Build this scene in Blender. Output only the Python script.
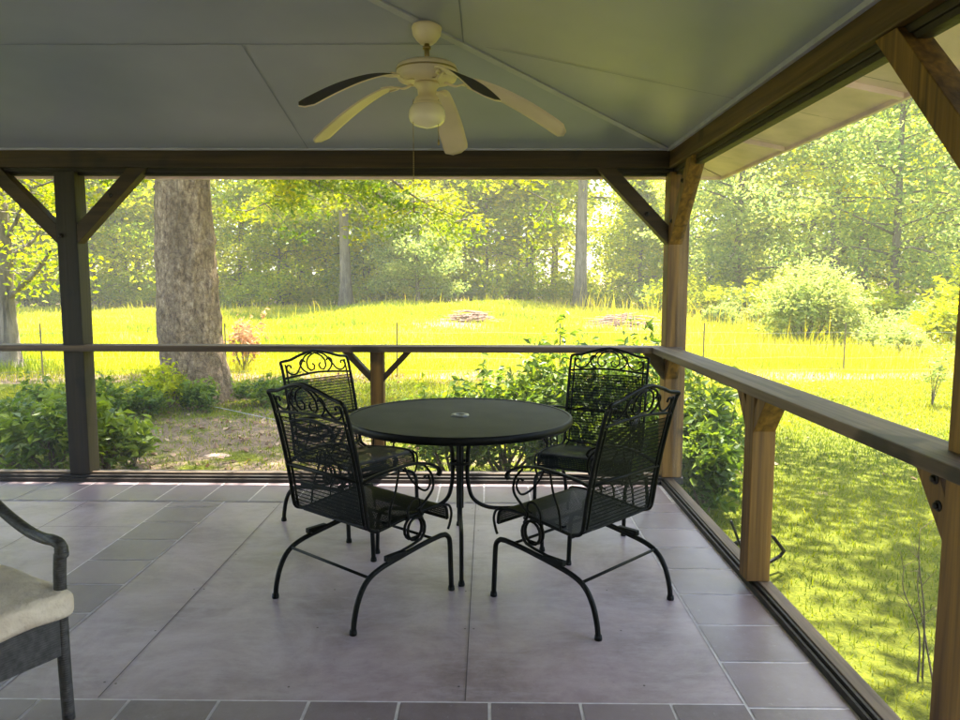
import bpy, math, random
import numpy as np
from mathutils import Vector, Matrix

# ------------------------------------------------------------------ scene, camera, light
for o in list(bpy.data.objects):
    bpy.data.objects.remove(o, do_unlink=True)
S = bpy.context.scene
C = S.collection
R = math.radians
rng = np.random.default_rng(7)
random.seed(7)

FPX, PIT, YAW, ROLL, EYE = 740.6, 0.1043, -0.0098, 0.0025, 1.4
def cam_axes():
    rx = Vector((math.cos(YAW), -math.sin(YAW), 0)); f0 = Vector((math.sin(YAW), math.cos(YAW), 0)); u0 = Vector((0, 0, 1))
    up = u0*math.cos(PIT)+f0*math.sin(PIT); fw = f0*math.cos(PIT)-u0*math.sin(PIT)
    return rx*math.cos(ROLL)+up*math.sin(ROLL), up*math.cos(ROLL)-rx*math.sin(ROLL), fw
AX, AU, AF = cam_axes()
cd = bpy.data.cameras.new('camera'); cam = bpy.data.objects.new('camera', cd); C.objects.link(cam)
cd.sensor_fit = 'HORIZONTAL'; cd.sensor_width = 36; cd.lens = 36*FPX/960
cd.clip_start = 0.05; cd.clip_end = 1500
m = Matrix.Identity(4)
for i in range(3):
    m[i][0] = AX[i]; m[i][1] = AU[i]; m[i][2] = -AF[i]
m[2][3] = EYE
cam.matrix_world = m
S.camera = cam

def ray(u, v):
    return AX*((u-480)/FPX)-AU*((v-360)/FPX)+AF
def at(u, v, Y=None, Z=None, X=None):
    """world point seen at photo pixel (u, v) on the plane y=Y, z=Z or x=X (used to measure the place)"""
    d = ray(u, v)
    t = Y/d.y if Y is not None else ((Z-EYE)/d.z if Z is not None else X/d.x)
    return Vector((d.x*t, d.y*t, EYE+d.z*t))

SUN_EL, SUN_AZ = 73.0, 24.0     # azimuth from +Y (ahead) towards +X
w = bpy.data.worlds.new('World'); S.world = w; w.use_nodes = True
nt = w.node_tree; nt.nodes.clear()
sky = nt.nodes.new('ShaderNodeTexSky'); sky.sky_type = 'NISHITA'; sky.sun_disc = False
sky.sun_elevation = R(SUN_EL); sky.sun_rotation = R(SUN_AZ); sky.dust_density = 2.5; sky.air_density = 1.0
bg = nt.nodes.new('ShaderNodeBackground'); bg.inputs[1].default_value = 0.15
wo = nt.nodes.new('ShaderNodeOutputWorld')
nt.links.new(sky.outputs[0], bg.inputs[0]); nt.links.new(bg.outputs[0], wo.inputs[0])
sd = bpy.data.lights.new('sun', 'SUN'); sd.energy = 4.6; sd.angle = R(0.5); sd.color = (1, 0.94, 0.82)
so = bpy.data.objects.new('sun', sd); C.objects.link(so)
to_sun = Vector((math.sin(R(SUN_AZ))*math.cos(R(SUN_EL)), math.cos(R(SUN_AZ))*math.cos(R(SUN_EL)), math.sin(R(SUN_EL))))
so.rotation_euler = to_sun.to_track_quat('Z', 'Y').to_euler(); so.location = (0, 8, 30)

S.render.engine = 'CYCLES'
S.view_settings.view_transform = 'Standard'; S.view_settings.look = 'None'
S.view_settings.exposure = 2.9; S.view_settings.gamma = 1
S.view_settings.use_curve_mapping = False
S.cycles.max_bounces = 8; S.cycles.diffuse_bounces = 5; S.cycles.transparent_max_bounces = 16
S.cycles.transmission_bounces = 6; S.cycles.glossy_bounces = 3

# ------------------------------------------------------------------ materials
def nodes(name):
    mt = bpy.data.materials.new(name); mt.use_nodes = True
    return mt, mt.node_tree, mt.node_tree.nodes['Principled BSDF']
def N(t, kind, **kw):
    n = t.nodes.new(kind)
    for k, v in kw.items():
        if k in n.inputs: n.inputs[k].default_value = v
        else: setattr(n, k, v)
    return n
def ramp(t, fac, stops):
    r = t.nodes.new('ShaderNodeValToRGB')
    els = r.color_ramp.elements
    while len(els) < len(stops): els.new(0.5)
    for e, (p, c) in zip(els, stops):
        e.position = p; e.color = (c[0], c[1], c[2], 1)
    t.links.new(fac, r.inputs[0]); return r.outputs[0]
def coords(t, scale, kind='Object', rot=(0, 0, 0)):
    tc = t.nodes.new('ShaderNodeTexCoord'); mp = t.nodes.new('ShaderNodeMapping')
    mp.inputs['Scale'].default_value = scale; mp.inputs['Rotation'].default_value = rot
    t.links.new(tc.outputs[kind], mp.inputs[0]); return mp.outputs[0]
def bump(t, b, h, strength, dist=0.01):
    bp = N(t, 'ShaderNodeBump', Strength=strength, Distance=dist)
    t.links.new(h, bp.inputs['Height']); t.links.new(bp.outputs[0], b.inputs['Normal'])
def mix(t, fac, a, b):
    mx = t.nodes.new('ShaderNodeMix'); mx.data_type = 'RGBA'
    for sock, v in ((mx.inputs[0], fac), (mx.inputs[6], a), (mx.inputs[7], b)):
        if isinstance(v, (int, float)): sock.default_value = v
        elif isinstance(v, tuple): sock.default_value = (*v[:3], 1)
        else: t.links.new(v, sock)
    return mx.outputs[2]

def plain(name, col, rough=0.6, metal=0, nscale=0, var=0.15, bmp=0):
    mt, t, b = nodes(name)
    b.inputs['Roughness'].default_value = rough; b.inputs['Metallic'].default_value = metal
    nz = N(t, 'ShaderNodeTexNoise', Scale=nscale or 6.0, Detail=5.0)
    t.links.new(coords(t, (1, 1, 1)), nz.inputs[0])
    lo = tuple(c*(1-var) for c in col); hi = tuple(min(1, c*(1+var)) for c in col)
    t.links.new(ramp(t, nz.outputs[0], [(0.3, lo), (0.7, hi)]), b.inputs['Base Color'])
    if bmp: bump(t, b, nz.outputs[0], bmp)
    return mt

def wood(name, axis, dark, light, rough=0.65):
    mt, t, b = nodes(name)
    sc = [26, 26, 26]; sc[axis] = 1.1
    nz = N(t, 'ShaderNodeTexNoise', Scale=1.0, Detail=6.0, Distortion=0.6)
    t.links.new(coords(t, tuple(sc)), nz.inputs[0])
    sc2 = [70, 70, 70]; sc2[axis] = 2.0
    fz = N(t, 'ShaderNodeTexNoise', Scale=1.0, Detail=3.0); t.links.new(coords(t, tuple(sc2)), fz.inputs[0])
    kn = N(t, 'ShaderNodeTexNoise', Scale=3.1, Detail=2.0); t.links.new(coords(t, (1, 1, 1)), kn.inputs[0])
    c1 = ramp(t, nz.outputs[0], [(0.34, dark), (0.5, tuple((a+c)/2 for a, c in zip(dark, light))), (0.66, light)])
    c2 = mix(t, ramp(t, fz.outputs[0], [(0.35, (0, 0, 0)), (0.6, (0.35, 0.35, 0.35))]), c1, dark)
    c3 = mix(t, ramp(t, kn.outputs[0], [(0.63, (0, 0, 0)), (0.70, (0.8, 0.8, 0.8))]), c2, tuple(c*0.35 for c in dark))
    t.links.new(c3, b.inputs['Base Color']); b.inputs['Roughness'].default_value = rough
    bump(t, b, fz.outputs[0], 0.5, 0.004)
    return mt
WD, WL = (0.02, 0.010, 0.003), (0.062, 0.033, 0.009)  # front beam and braces: pine darkened, their inward-facing shade is in the colour
wood_x = wood('shaded_pine_x', 0, WD, WL); wood_y = wood('treated_pine_y', 1, (0.038, 0.018, 0.004), (0.13, 0.067, 0.017)); wood_z = wood('treated_pine_z', 2, (0.075, 0.034, 0.006), (0.28, 0.145, 0.026))
wood_dark_x = wood('dark_board_x', 0, (0.012, 0.008, 0.005), (0.03, 0.018, 0.01)); wood_dark_y = wood('dark_board_y', 1, (0.012, 0.008, 0.005), (0.03, 0.018, 0.01))
grey_x = wood('weathered_board_x', 0, (0.062, 0.04, 0.024), (0.19, 0.128, 0.08)); grey_y = wood('weathered_board_y', 1, (0.062, 0.04, 0.024), (0.19, 0.128, 0.08))
soffit_m = plain('soffit_paint', (0.80, 0.62, 0.70), 0.6)
trim_m = plain('ceiling_trim_paint', (0.36, 0.36, 0.46), 0.5)
seam_m = plain('panel_seam_line', (0.185, 0.195, 0.29), 0.8)  # slightly darker strips along the ceiling panel joints
iron_m = plain('black_wrought_iron', (0.004, 0.0045, 0.0045), 0.5, 0.0, 30, 0.3)
iron_m.node_tree.nodes['Principled BSDF'].inputs['Specular IOR Level'].default_value = .16
iron_mesh_m = plain('black_iron_mesh', (0.005, 0.007, 0.007), 0.5, 0.0, 30, 0.3)
bolt_m = plain('rusty_steel', (0.03, 0.025, 0.02), 0.5, 0.6)
iron_mesh_m.node_tree.nodes['Principled BSDF'].inputs['Specular IOR Level'].default_value = .12
fan_m = plain('cream_enamel', (0.70, 0.57, 0.40), 0.35, 0, 9, 0.06)
fan_dark = plain('blade_dark_top', (0.05, 0.04, 0.028), 0.6)  # dark brown upper faces of the blades
fan_pink = plain('blade_underside', (0.63, 0.51, 0.39), 0.45, 0, 5, 0.1)
brass_m = plain('aged_brass', (0.30, 0.22, 0.10), 0.35, 0.8)
glass_m = plain('opal_glass', (0.8, 0.7, 0.58), 0.25, 0, 4, 0.05)
wicker_m = None

def ceiling_mat():
    mt, t, b = nodes('painted_ceiling_panels')
    nz = N(t, 'ShaderNodeTexNoise', Scale=1.1, Detail=4.0); t.links.new(coords(t, (1, 1, 1)), nz.inputs[0])
    t.links.new(ramp(t, nz.outputs[0], [(0.3, (0.21, 0.228, 0.345)), (0.7, (0.285, 0.298, 0.43))]), b.inputs['Base Color'])
    b.inputs['Roughness'].default_value = 0.38
    n2 = N(t, 'ShaderNodeTexNoise', Scale=2.2, Detail=3.0); t.links.new(coords(t, (1, 1, 1)), n2.inputs[0])
    bump(t, b, n2.outputs[0], 0.12, 0.02)
    return mt
ceil_m = ceiling_mat()

def leaf_mat(name, stops, trans=0.45, rough=0.5, val=1.9):
    mt, t, b = nodes(name)
    a = N(t, 'ShaderNodeAttribute', attribute_name='tint')
    col = ramp(t, a.outputs['Fac'], stops)
    out = t.nodes['Material Output']
    t.links.new(col, b.inputs['Base Color']); b.inputs['Roughness'].default_value = rough
    b.inputs['Specular IOR Level'].default_value = 0.35
    tr = t.nodes.new('ShaderNodeBsdfTranslucent')
    bright = mix(t, 1.0, (0, 0, 0), col)
    hs = N(t, 'ShaderNodeHueSaturation', Hue=0.485, Saturation=1.12, Value=val)
    t.links.new(col, hs.inputs['Color']); t.links.new(hs.outputs[0], tr.inputs[0])
    ms = t.nodes.new('ShaderNodeMixShader'); ms.inputs[0].default_value = trans
    t.links.new(b.outputs[0], ms.inputs[1]); t.links.new(tr.outputs[0], ms.inputs[2])
    t.links.new(ms.outputs[0], out.inputs[0])
    t.nodes.remove(bright.node)
    return mt
leaf_yel = leaf_mat('leaves_yellow_green', [(0, (0.11, 0.18, 0.015)), (0.55, (0.25, 0.30, 0.018)), (1, (0.42, 0.39, 0.02))], 0.6, .5, 2.2)
leaf_shade = leaf_mat('shade_tree_leaves', [(0, (0.06, 0.11, 0.012)), (0.55, (0.14, 0.19, 0.014)), (1, (0.27, 0.27, 0.016))], 0.55, .5, 1.9)
leaf_mid = leaf_mat('leaves_mid_green', [(0, (0.11, 0.17, 0.02)), (0.6, (0.24, 0.29, 0.02)), (1, (0.42, 0.40, 0.02))], 0.6, .5, 2.3)
leaf_blue = leaf_mat('leaves_cool_green', [(0, (0.09, 0.15, 0.05)), (0.6, (0.20, 0.26, 0.07)), (1, (0.38, 0.39, 0.09))], 0.58, .5, 2.2)
leaf_pale = leaf_mat('leaves_pale_green', [(0, (0.12, 0.18, 0.05)), (0.6, (0.25, 0.31, 0.08)), (1, (0.42, 0.42, 0.12))], 0.48)
leaf_shrub = leaf_mat('shrub_leaves_glossy', [(0, (0.03, 0.055, 0.01)), (0.5, (0.07, 0.125, 0.018)), (1, (0.19, 0.25, 0.032))], 0.42, 0.38)
leaf_red = leaf_mat('leaves_reddish', [(0, (0.24, 0.17, 0.05)), (0.6, (0.34, 0.2, 0.1)), (1, (0.42, 0.28, 0.15))], 0.4)
grass_m = leaf_mat('field_grass', [(0, (0.10, 0.16, 0.012)), (0.45, (0.27, 0.30, 0.012)), (.8, (0.46, 0.41, 0.015)), (1, (0.5, 0.42, 0.12))], 0.4, 0.7)
weed_m = leaf_mat('yellow_weeds', [(0, (0.14, 0.18, 0.02)), (0.5, (0.36, 0.34, 0.02)), (1, (0.5, 0.4, 0.03))], 0.4, 0.7)
lawn_m = leaf_mat('lawn_grass', [(0, (0.06, 0.095, 0.01)), (0.55, (0.16, 0.20, 0.012)), (1, (0.30, 0.285, 0.014))], 0.4, 0.6)
litter_m = leaf_mat('dead_leaves', [(0, (0.12, 0.07, 0.04)), (0.6, (0.26, 0.16, 0.1)), (1, (0.42, 0.3, 0.2))], 0.15, 0.8)

def bark(name, lo, hi, sc=1.0):
    mt, t, b = nodes(name)
    nz = N(t, 'ShaderNodeTexNoise', Scale=1.0, Detail=8.0, Roughness=0.65, Distortion=0.8)
    t.links.new(coords(t, (16*sc, 16*sc, 2.6*sc)), nz.inputs[0])
    n2 = N(t, 'ShaderNodeTexNoise', Scale=1.6, Detail=3.0); t.links.new(coords(t, (1, 1, 0.7)), n2.inputs[0])
    c = ramp(t, nz.outputs[0], [(0.36, lo), (0.52, tuple((a+h)/2 for a, h in zip(lo, hi))), (0.62, hi)])
    c2 = mix(t, ramp(t, n2.outputs[0], [(0.42, (0, 0, 0)), (0.6, (0.5, 0.5, 0.5))]), c, tuple(h*1.15 for h in hi))
    t.links.new(c2, b.inputs['Base Color']); b.inputs['Roughness'].default_value = 0.9
    bump(t, b, nz.outputs[0], 0.9, 0.03)
    return mt
def big_bark():
    mt, t, b = nodes('flaky_grey_bark'); P = coords(t, (1, 1, 1))
    ds = N(t, 'ShaderNodeTexNoise', Scale=6.0, Detail=4.0); t.links.new(P, ds.inputs[0])
    mp = t.nodes.new('ShaderNodeVectorMath'); mp.operation = 'MULTIPLY_ADD'; t.links.new(ds.outputs['Color'], mp.inputs[0]); mp.inputs[1].default_value = (.3, .3, .3); t.links.new(P, mp.inputs[2])
    sc = t.nodes.new('ShaderNodeVectorMath'); sc.operation = 'MULTIPLY'; t.links.new(mp.outputs[0], sc.inputs[0]); sc.inputs[1].default_value = (11, 11, 15)
    vo = N(t, 'ShaderNodeTexVoronoi', Scale=1.0); vo.feature = 'DISTANCE_TO_EDGE'; t.links.new(sc.outputs[0], vo.inputs[0])
    vc = N(t, 'ShaderNodeTexVoronoi', Scale=1.0); t.links.new(sc.outputs[0], vc.inputs[0])
    nz = N(t, 'ShaderNodeTexNoise', Scale=1.0, Detail=9.0, Roughness=.7); t.links.new(coords(t, (22, 22, 9)), nz.inputs[0])
    n2 = N(t, 'ShaderNodeTexNoise', Scale=1.0, Detail=4.0); t.links.new(coords(t, (3, 3, .8)), n2.inputs[0])
    c = ramp(t, nz.outputs[0], [(.36, (.09, .052, .028)), (.5, (.26, .17, .095)), (.66, (.45, .33, .20))])
    c = mix(t, ramp(t, n2.outputs[0], [(.45, (0, 0, 0)), (.6, (.6, .6, .6))]), c, (.11, .07, .036))
    c = mix(t, ramp(t, vo.outputs['Distance'], [(.01, (.45, .45, .45)), (.09, (0, 0, 0))]), c, (.05, .033, .022))
    t.links.new(c, b.inputs['Base Color']); b.inputs['Roughness'].default_value = .92
    mm = t.nodes.new('ShaderNodeMath'); mm.operation = 'MULTIPLY_ADD'; t.links.new(nz.outputs[0], mm.inputs[0]); mm.inputs[1].default_value = .6
    mr = ramp(t, vo.outputs['Distance'], [(0, (.2, .2, .2)), (.12, (.45, .45, .45))]); t.links.new(mr, mm.inputs[2])
    bump(t, b, mm.outputs[0], .9, .025)
    return mt
bark_big = big_bark()
bark_far = bark('grey_bark', (0.05, 0.04, 0.032), (0.2, 0.165, 0.13), 0.6)
bark_dk = bark('dark_bark', (0.05, 0.04, 0.03), (0.15, 0.12, 0.09), 0.6)
twig_m = bark('twig_bark', (0.08, 0.06, 0.04), (0.2, 0.15, 0.1), 3)

# ------------------------------------------------------------------ mesh helpers
class MB:
    def __init__(s): s.v = []; s.f = []; s.n = 0; s.sm = []
    def add(s, vs, fs, smooth=False):
        k = s.n
        s.v.extend([tuple(p) for p in vs]); s.n += len(vs)
        for f in fs: s.f.append(tuple(i+k for i in f)); s.sm.append(smooth)
        return s
    def box(s, lo, hi):
        x0, y0, z0 = lo; x1, y1, z1 = hi
        return s.add([(x0, y0, z0), (x1, y0, z0), (x1, y1, z0), (x0, y1, z0), (x0, y0, z1), (x1, y0, z1), (x1, y1, z1), (x0, y1, z1)],
                     [(0, 3, 2, 1), (4, 5, 6, 7), (0, 1, 5, 4), (1, 2, 6, 5), (2, 3, 7, 6), (3, 0, 4, 7)])
    def prism(s, poly, axis, a, b):
        """poly: 2-D outline in the two other axes; extruded along axis from a to b"""
        def P(q, t):
            q = list(q); q.insert(axis, t); return tuple(q)
        n = len(poly)
        return s.add([P(q, a) for q in poly]+[P(q, b) for q in poly],
                     [tuple(range(n))[::-1], tuple(range(n, 2*n))]+[(i, (i+1) % n, n+(i+1) % n, n+i) for i in range(n)])
    def tube(s, pts, r, seg=8, flat=1.0, cap=True):
        pts = [Vector(p) for p in pts]; n = len(pts)
        rs = r if hasattr(r, '__len__') else [r]*n
        T = [(pts[min(i+1, n-1)]-pts[max(i-1, 0)]).normalized() for i in range(n)]
        ref = Vector((0, 0, 1)) if abs(T[0].z) < 0.9 else Vector((1, 0, 0))
        nv = (ref-T[0]*ref.dot(T[0])).normalized()
        vs = []
        for i in range(n):
            nv = (nv-T[i]*nv.dot(T[i]))
            nv = nv.normalized() if nv.length > 1e-6 else T[i].orthogonal().normalized()
            bn = T[i].cross(nv)
            for k in range(seg):
                a = 2*math.pi*k/seg
                vs.append(pts[i]+nv*(math.cos(a)*rs[i]*flat)+bn*(math.sin(a)*rs[i]))
        fs = [(i*seg+k, i*seg+(k+1) % seg, (i+1)*seg+(k+1) % seg, (i+1)*seg+k) for i in range(n-1) for k in range(seg)]
        if cap: fs += [tuple(range(seg))[::-1], tuple(range((n-1)*seg, n*seg))]
        return s.add(vs, fs, True)
    def lathe(s, prof, c=(0, 0, 0), seg=32):
        vs = []; n = len(prof)
        for r, z in prof:
            for k in range(seg):
                a = 2*math.pi*k/seg; vs.append((c[0]+r*math.cos(a), c[1]+r*math.sin(a), c[2]+z))
        fs = [(i*seg+k, i*seg+(k+1) % seg, (i+1)*seg+(k+1) % seg, (i+1)*seg+k) for i in range(n-1) for k in range(seg)]
        return s.add(vs, fs, True)
    def build(s, name, mat, parent=None, bev=0):
        me = bpy.data.meshes.new(name); me.from_pydata(s.v, [], s.f); me.update()
        me.polygons.foreach_set('use_smooth', s.sm)
        me.materials.append(mat)
        o = bpy.data.objects.new(name, me); C.objects.link(o)
        if parent: o.parent = parent
        if any(s.sm) and not all(s.sm): pass
        if bev:
            b = o.modifiers.new('bevel', 'BEVEL'); b.width = bev; b.segments = 2; b.limit_method = 'ANGLE'
        return o
def np_mesh(name, V, F, mat, parent=None, tint=None, smooth=False):
    """V (n,3), F (m,k) arrays"""
    me = bpy.data.meshes.new(name); n, mm, k = len(V), len(F), F.shape[1]
    me.vertices.add(n); me.vertices.foreach_set('co', V.astype(np.float32).ravel())
    me.loops.add(mm*k); me.loops.foreach_set('vertex_index', F.astype(np.int32).ravel())
    me.polygons.add(mm); me.polygons.foreach_set('loop_start', np.arange(0, mm*k, k, dtype=np.int32))
    me.update(calc_edges=True)
    me.polygons.foreach_set('use_smooth', [smooth]*mm)
    if tint is not None:
        a = me.attributes.new('tint', 'FLOAT', 'POINT'); a.data.foreach_set('value', tint.astype(np.float32))
    me.materials.append(mat)
    o = bpy.data.objects.new(name, me); C.objects.link(o)
    if parent: o.parent = parent
    return o
def crom(P, n=8, closed=False):
    P = [Vector(p) for p in P]; out = []; m_ = len(P)
    rngi = range(m_) if closed else range(m_-1)
    for i in rngi:
        if closed: p0, p1, p2, p3 = P[(i-1) % m_], P[i], P[(i+1) % m_], P[(i+2) % m_]
        else: p0, p1, p2, p3 = P[max(i-1, 0)], P[i], P[i+1], P[min(i+2, m_-1)]
        for k in range(n):
            t = k/n
            out.append(0.5*((2*p1)+(p2-p0)*t+(2*p0-5*p1+4*p2-p3)*t*t+(3*p1-p0-3*p2+p3)*t**3))
    if not closed: out.append(P[-1])
    return out
def tag(o, label=None, cat=None, group=None, kind=None):
    if label: o['label'] = label
    if cat: o['category'] = cat
    if group: o['group'] = group
    if kind: o['kind'] = kind
    return o
def empty(name, loc, rz=0, label=None, cat=None, group=None):
    o = bpy.data.objects.new(name, None); C.objects.link(o); o.location = loc; o.rotation_euler = (0, 0, rz)
    o.empty_display_size = 0.2
    return tag(o, label, cat, group)
def kids(o): return [x for x in C.objects if x.parent == o]
def copy_tree(o, parent=None):
    c = o.copy(); C.objects.link(c); c.parent = parent
    for ch in kids(o): copy_tree(ch, c)
    return c

# ------------------------------------------------------------------ porch geometry constants (metres)
XS, YF, XL = 1.21, 5.06, -4.85       # inside faces of the right side, the front and the left side
HC = 2.285                           # ceiling edge height
PITCH = 0.20
RAIL = 0.964

# ------------------------------------------------------------------ ground
def gz(x, y):
    x = np.asarray(x, float); y = np.asarray(y, float)
    z = -0.35+0.0*x
    z = z+np.clip((y-16)/26, 0, 1)*0.2+np.clip((y-44)/60, 0, 1)*1.5
    z = z+0.62*np.exp(-((x+1.3)/7.5)**2-((y-33)/8.5)**2)
    z = z+0.03*np.sin(x*1.3+0.5*y)*np.sin(y*0.9)*np.clip((np.abs(y-3)+np.abs(x))/8, 0, 1)
    return z
def ground_mat():
    mt, t, b = nodes('lawn_and_soil')
    P = coords(t, (1, 1, 1))
    a = N(t, 'ShaderNodeAttribute', attribute_name='soil'); fl = N(t, 'ShaderNodeAttribute', attribute_name='field')
    nb = N(t, 'ShaderNodeTexNoise', Scale=1.3, Detail=6.0, Roughness=0.65); t.links.new(P, nb.inputs[0])
    nf = N(t, 'ShaderNodeTexNoise', Scale=38.0, Detail=4.0, Roughness=0.7); t.links.new(P, nf.inputs[0])
    green = ramp(t, nf.outputs[0], [(0.3, (0.055, 0.07, 0.008)), (0.7, (0.14, 0.15, 0.012))])
    soil = ramp(t, nf.outputs[0], [(0.3, (0.09, 0.06, 0.04)), (0.55, (0.2, 0.145, 0.10)), (0.75, (0.36, 0.26, 0.18))])
    field = ramp(t, nf.outputs[0], [(0.3, (0.16, 0.2, 0.012)), (0.7, (0.33, 0.33, 0.015))])
    ad = t.nodes.new('ShaderNodeMath'); ad.operation = 'ADD'; t.links.new(a.outputs['Fac'], ad.inputs[0])
    sb = t.nodes.new('ShaderNodeMath'); sb.operation = 'MULTIPLY_ADD'; t.links.new(nb.outputs[0], sb.inputs[0]); sb.inputs[1].default_value = 2.4; sb.inputs[2].default_value = -1.2
    t.links.new(sb.outputs[0], ad.inputs[1])
    sf = ramp(t, ad.outputs[0], [(0.35, (0, 0, 0)), (0.62, (1, 1, 1))])
    c = mix(t, sf, mix(t, fl.outputs['Fac'], green, field), soil)
    t.links.new(c, b.inputs['Base Color']); b.inputs['Roughness'].default_value = 0.95
    b.inputs['Specular IOR Level'].default_value = 0.1
    bump(t, b, nf.outputs[0], 0.6, 0.04)
    return mt
def soil_mask(x, y):
    s = 0.62*np.exp(-((x+3.0)/3.6)**2-((y-8.2)/3.0)**2)            # under the big tree, in front of the porch
    s = s+0.85*np.exp(-((y-(13.7+0.05*x))/0.75)**2)                 # bare strip along the wire fence
    s = s+0.9*np.exp(-((x+1.2)/1.6)**2-((y-25)/1.3)**2)+1.0*np.exp(-((x-5)/2.2)**2-((y-25.5)/1.6)**2)
    s = s+0.3*np.exp(-((x-2.2)/0.8)**2-((y-8.5)/1.6)**2)
    s = s+1.0*np.clip((y-44)/4, 0, 1)
    return np.clip(s, 0, 1)
def build_ground():
    xs = np.concatenate([np.linspace(-400, -45, 12), np.linspace(-40, 40, 161), np.linspace(45, 400, 12)])
    ys = np.concatenate([np.linspace(-200, -10, 8), np.linspace(-6, 50, 141), np.linspace(55, 700, 24)])
    X, Y = np.meshgrid(xs, ys); Z = gz(X, Y)
    V = np.stack([X.ravel(), Y.ravel(), Z.ravel()], 1); nx, ny = len(xs), len(ys)
    i = np.arange(nx-1); j = np.arange(ny-1); I, J = np.meshgrid(i, j); k = (J*nx+I).ravel()
    F = np.stack([k, k+1, k+nx+1, k+nx], 1)
    o = np_mesh('ground', V, F, ground_mat(), smooth=True); me = o.data
    me.attributes.new('soil', 'FLOAT', 'POINT').data.foreach_set('value', soil_mask(X, Y).ravel().astype(np.float32))
    me.attributes.new('field', 'FLOAT', 'POINT').data.foreach_set('value', np.clip((Y-13.2)/1.0, 0, 1).ravel().astype(np.float32))
    tag(o, kind='structure')
build_ground()

# ------------------------------------------------------------------ porch floor
def floor_mat():
    mt, t, b = nodes('painted_floor_panels')
    P = coords(t, (1, 1, 1))
    n1 = N(t, 'ShaderNodeTexNoise', Scale=2.3, Detail=9.0, Roughness=0.7, Distortion=0.5); t.links.new(P, n1.inputs[0])
    n2 = N(t, 'ShaderNodeTexNoise', Scale=9.0, Detail=8.0, Roughness=0.75); t.links.new(coords(t, (0.6, 1.6, 1)), n2.inputs[0])
    c1 = ramp(t, n1.outputs[0], [(0.3, (0.23, 0.168, 0.174)), (0.5, (0.365, 0.275, 0.287)), (0.68, (0.48, 0.378, 0.395))])
    c2 = mix(t, ramp(t, n2.outputs[0], [(0.46, (0, 0, 0)), (0.68, (0.65, 0.65, 0.65))]), c1, (0.49, 0.41, 0.44))
    t.links.new(c2, b.inputs['Base Color'])
    t.links.new(ramp(t, n2.outputs[0], [(0.3, (0.3, 0.3, 0.3)), (0.7, (0.5, 0.5, 0.5))]), b.inputs['Roughness'])
    n4 = N(t, 'ShaderNodeTexNoise', Scale=55.0, Detail=6.0, Roughness=.8); t.links.new(P, n4.inputs[0])
    c3 = mix(t, ramp(t, n4.outputs[0], [(0.56, (0, 0, 0)), (0.7, (0.4, 0.4, 0.4))]), c2, (0.16, 0.12, 0.125)); t.links.new(c3, b.inputs['Base Color'])
    bump(t, b, n2.outputs[0], 0.12, 0.003)
    return mt
def tile_mat():
    mt, t, b = nodes('border_tiles')
    P = coords(t, (1, 1, 1))
    n1 = N(t, 'ShaderNodeTexNoise', Scale=5.0, Detail=9.0, Roughness=0.75); t.links.new(P, n1.inputs[0])
    n2 = N(t, 'ShaderNodeTexNoise', Scale=30.0, Detail=6.0, Roughness=0.8); t.links.new(P, n2.inputs[0])
    a = N(t, 'ShaderNodeAttribute', attribute_name='tint')
    base = ramp(t, a.outputs['Fac'], [(0, (0.17, 0.125, 0.13)), (1, (0.27, 0.205, 0.212))])
    c = mix(t, ramp(t, n1.outputs[0], [(0.35, (0, 0, 0)), (0.75, (0.55, 0.55, 0.55))]), base, (0.36, 0.29, 0.31))
    c = mix(t, ramp(t, n2.outputs[0], [(0.6, (0, 0, 0)), (0.72, (0.45, 0.45, 0.45))]), c, (0.5, 0.47, 0.47))
    t.links.new(c, b.inputs['Base Color']); b.inputs['Roughness'].default_value = 0.4
    bump(t, b, n1.outputs[0], 0.25, 0.004)
    return mt
YB = -1.9      # porch floor back edge (house wall)
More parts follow.
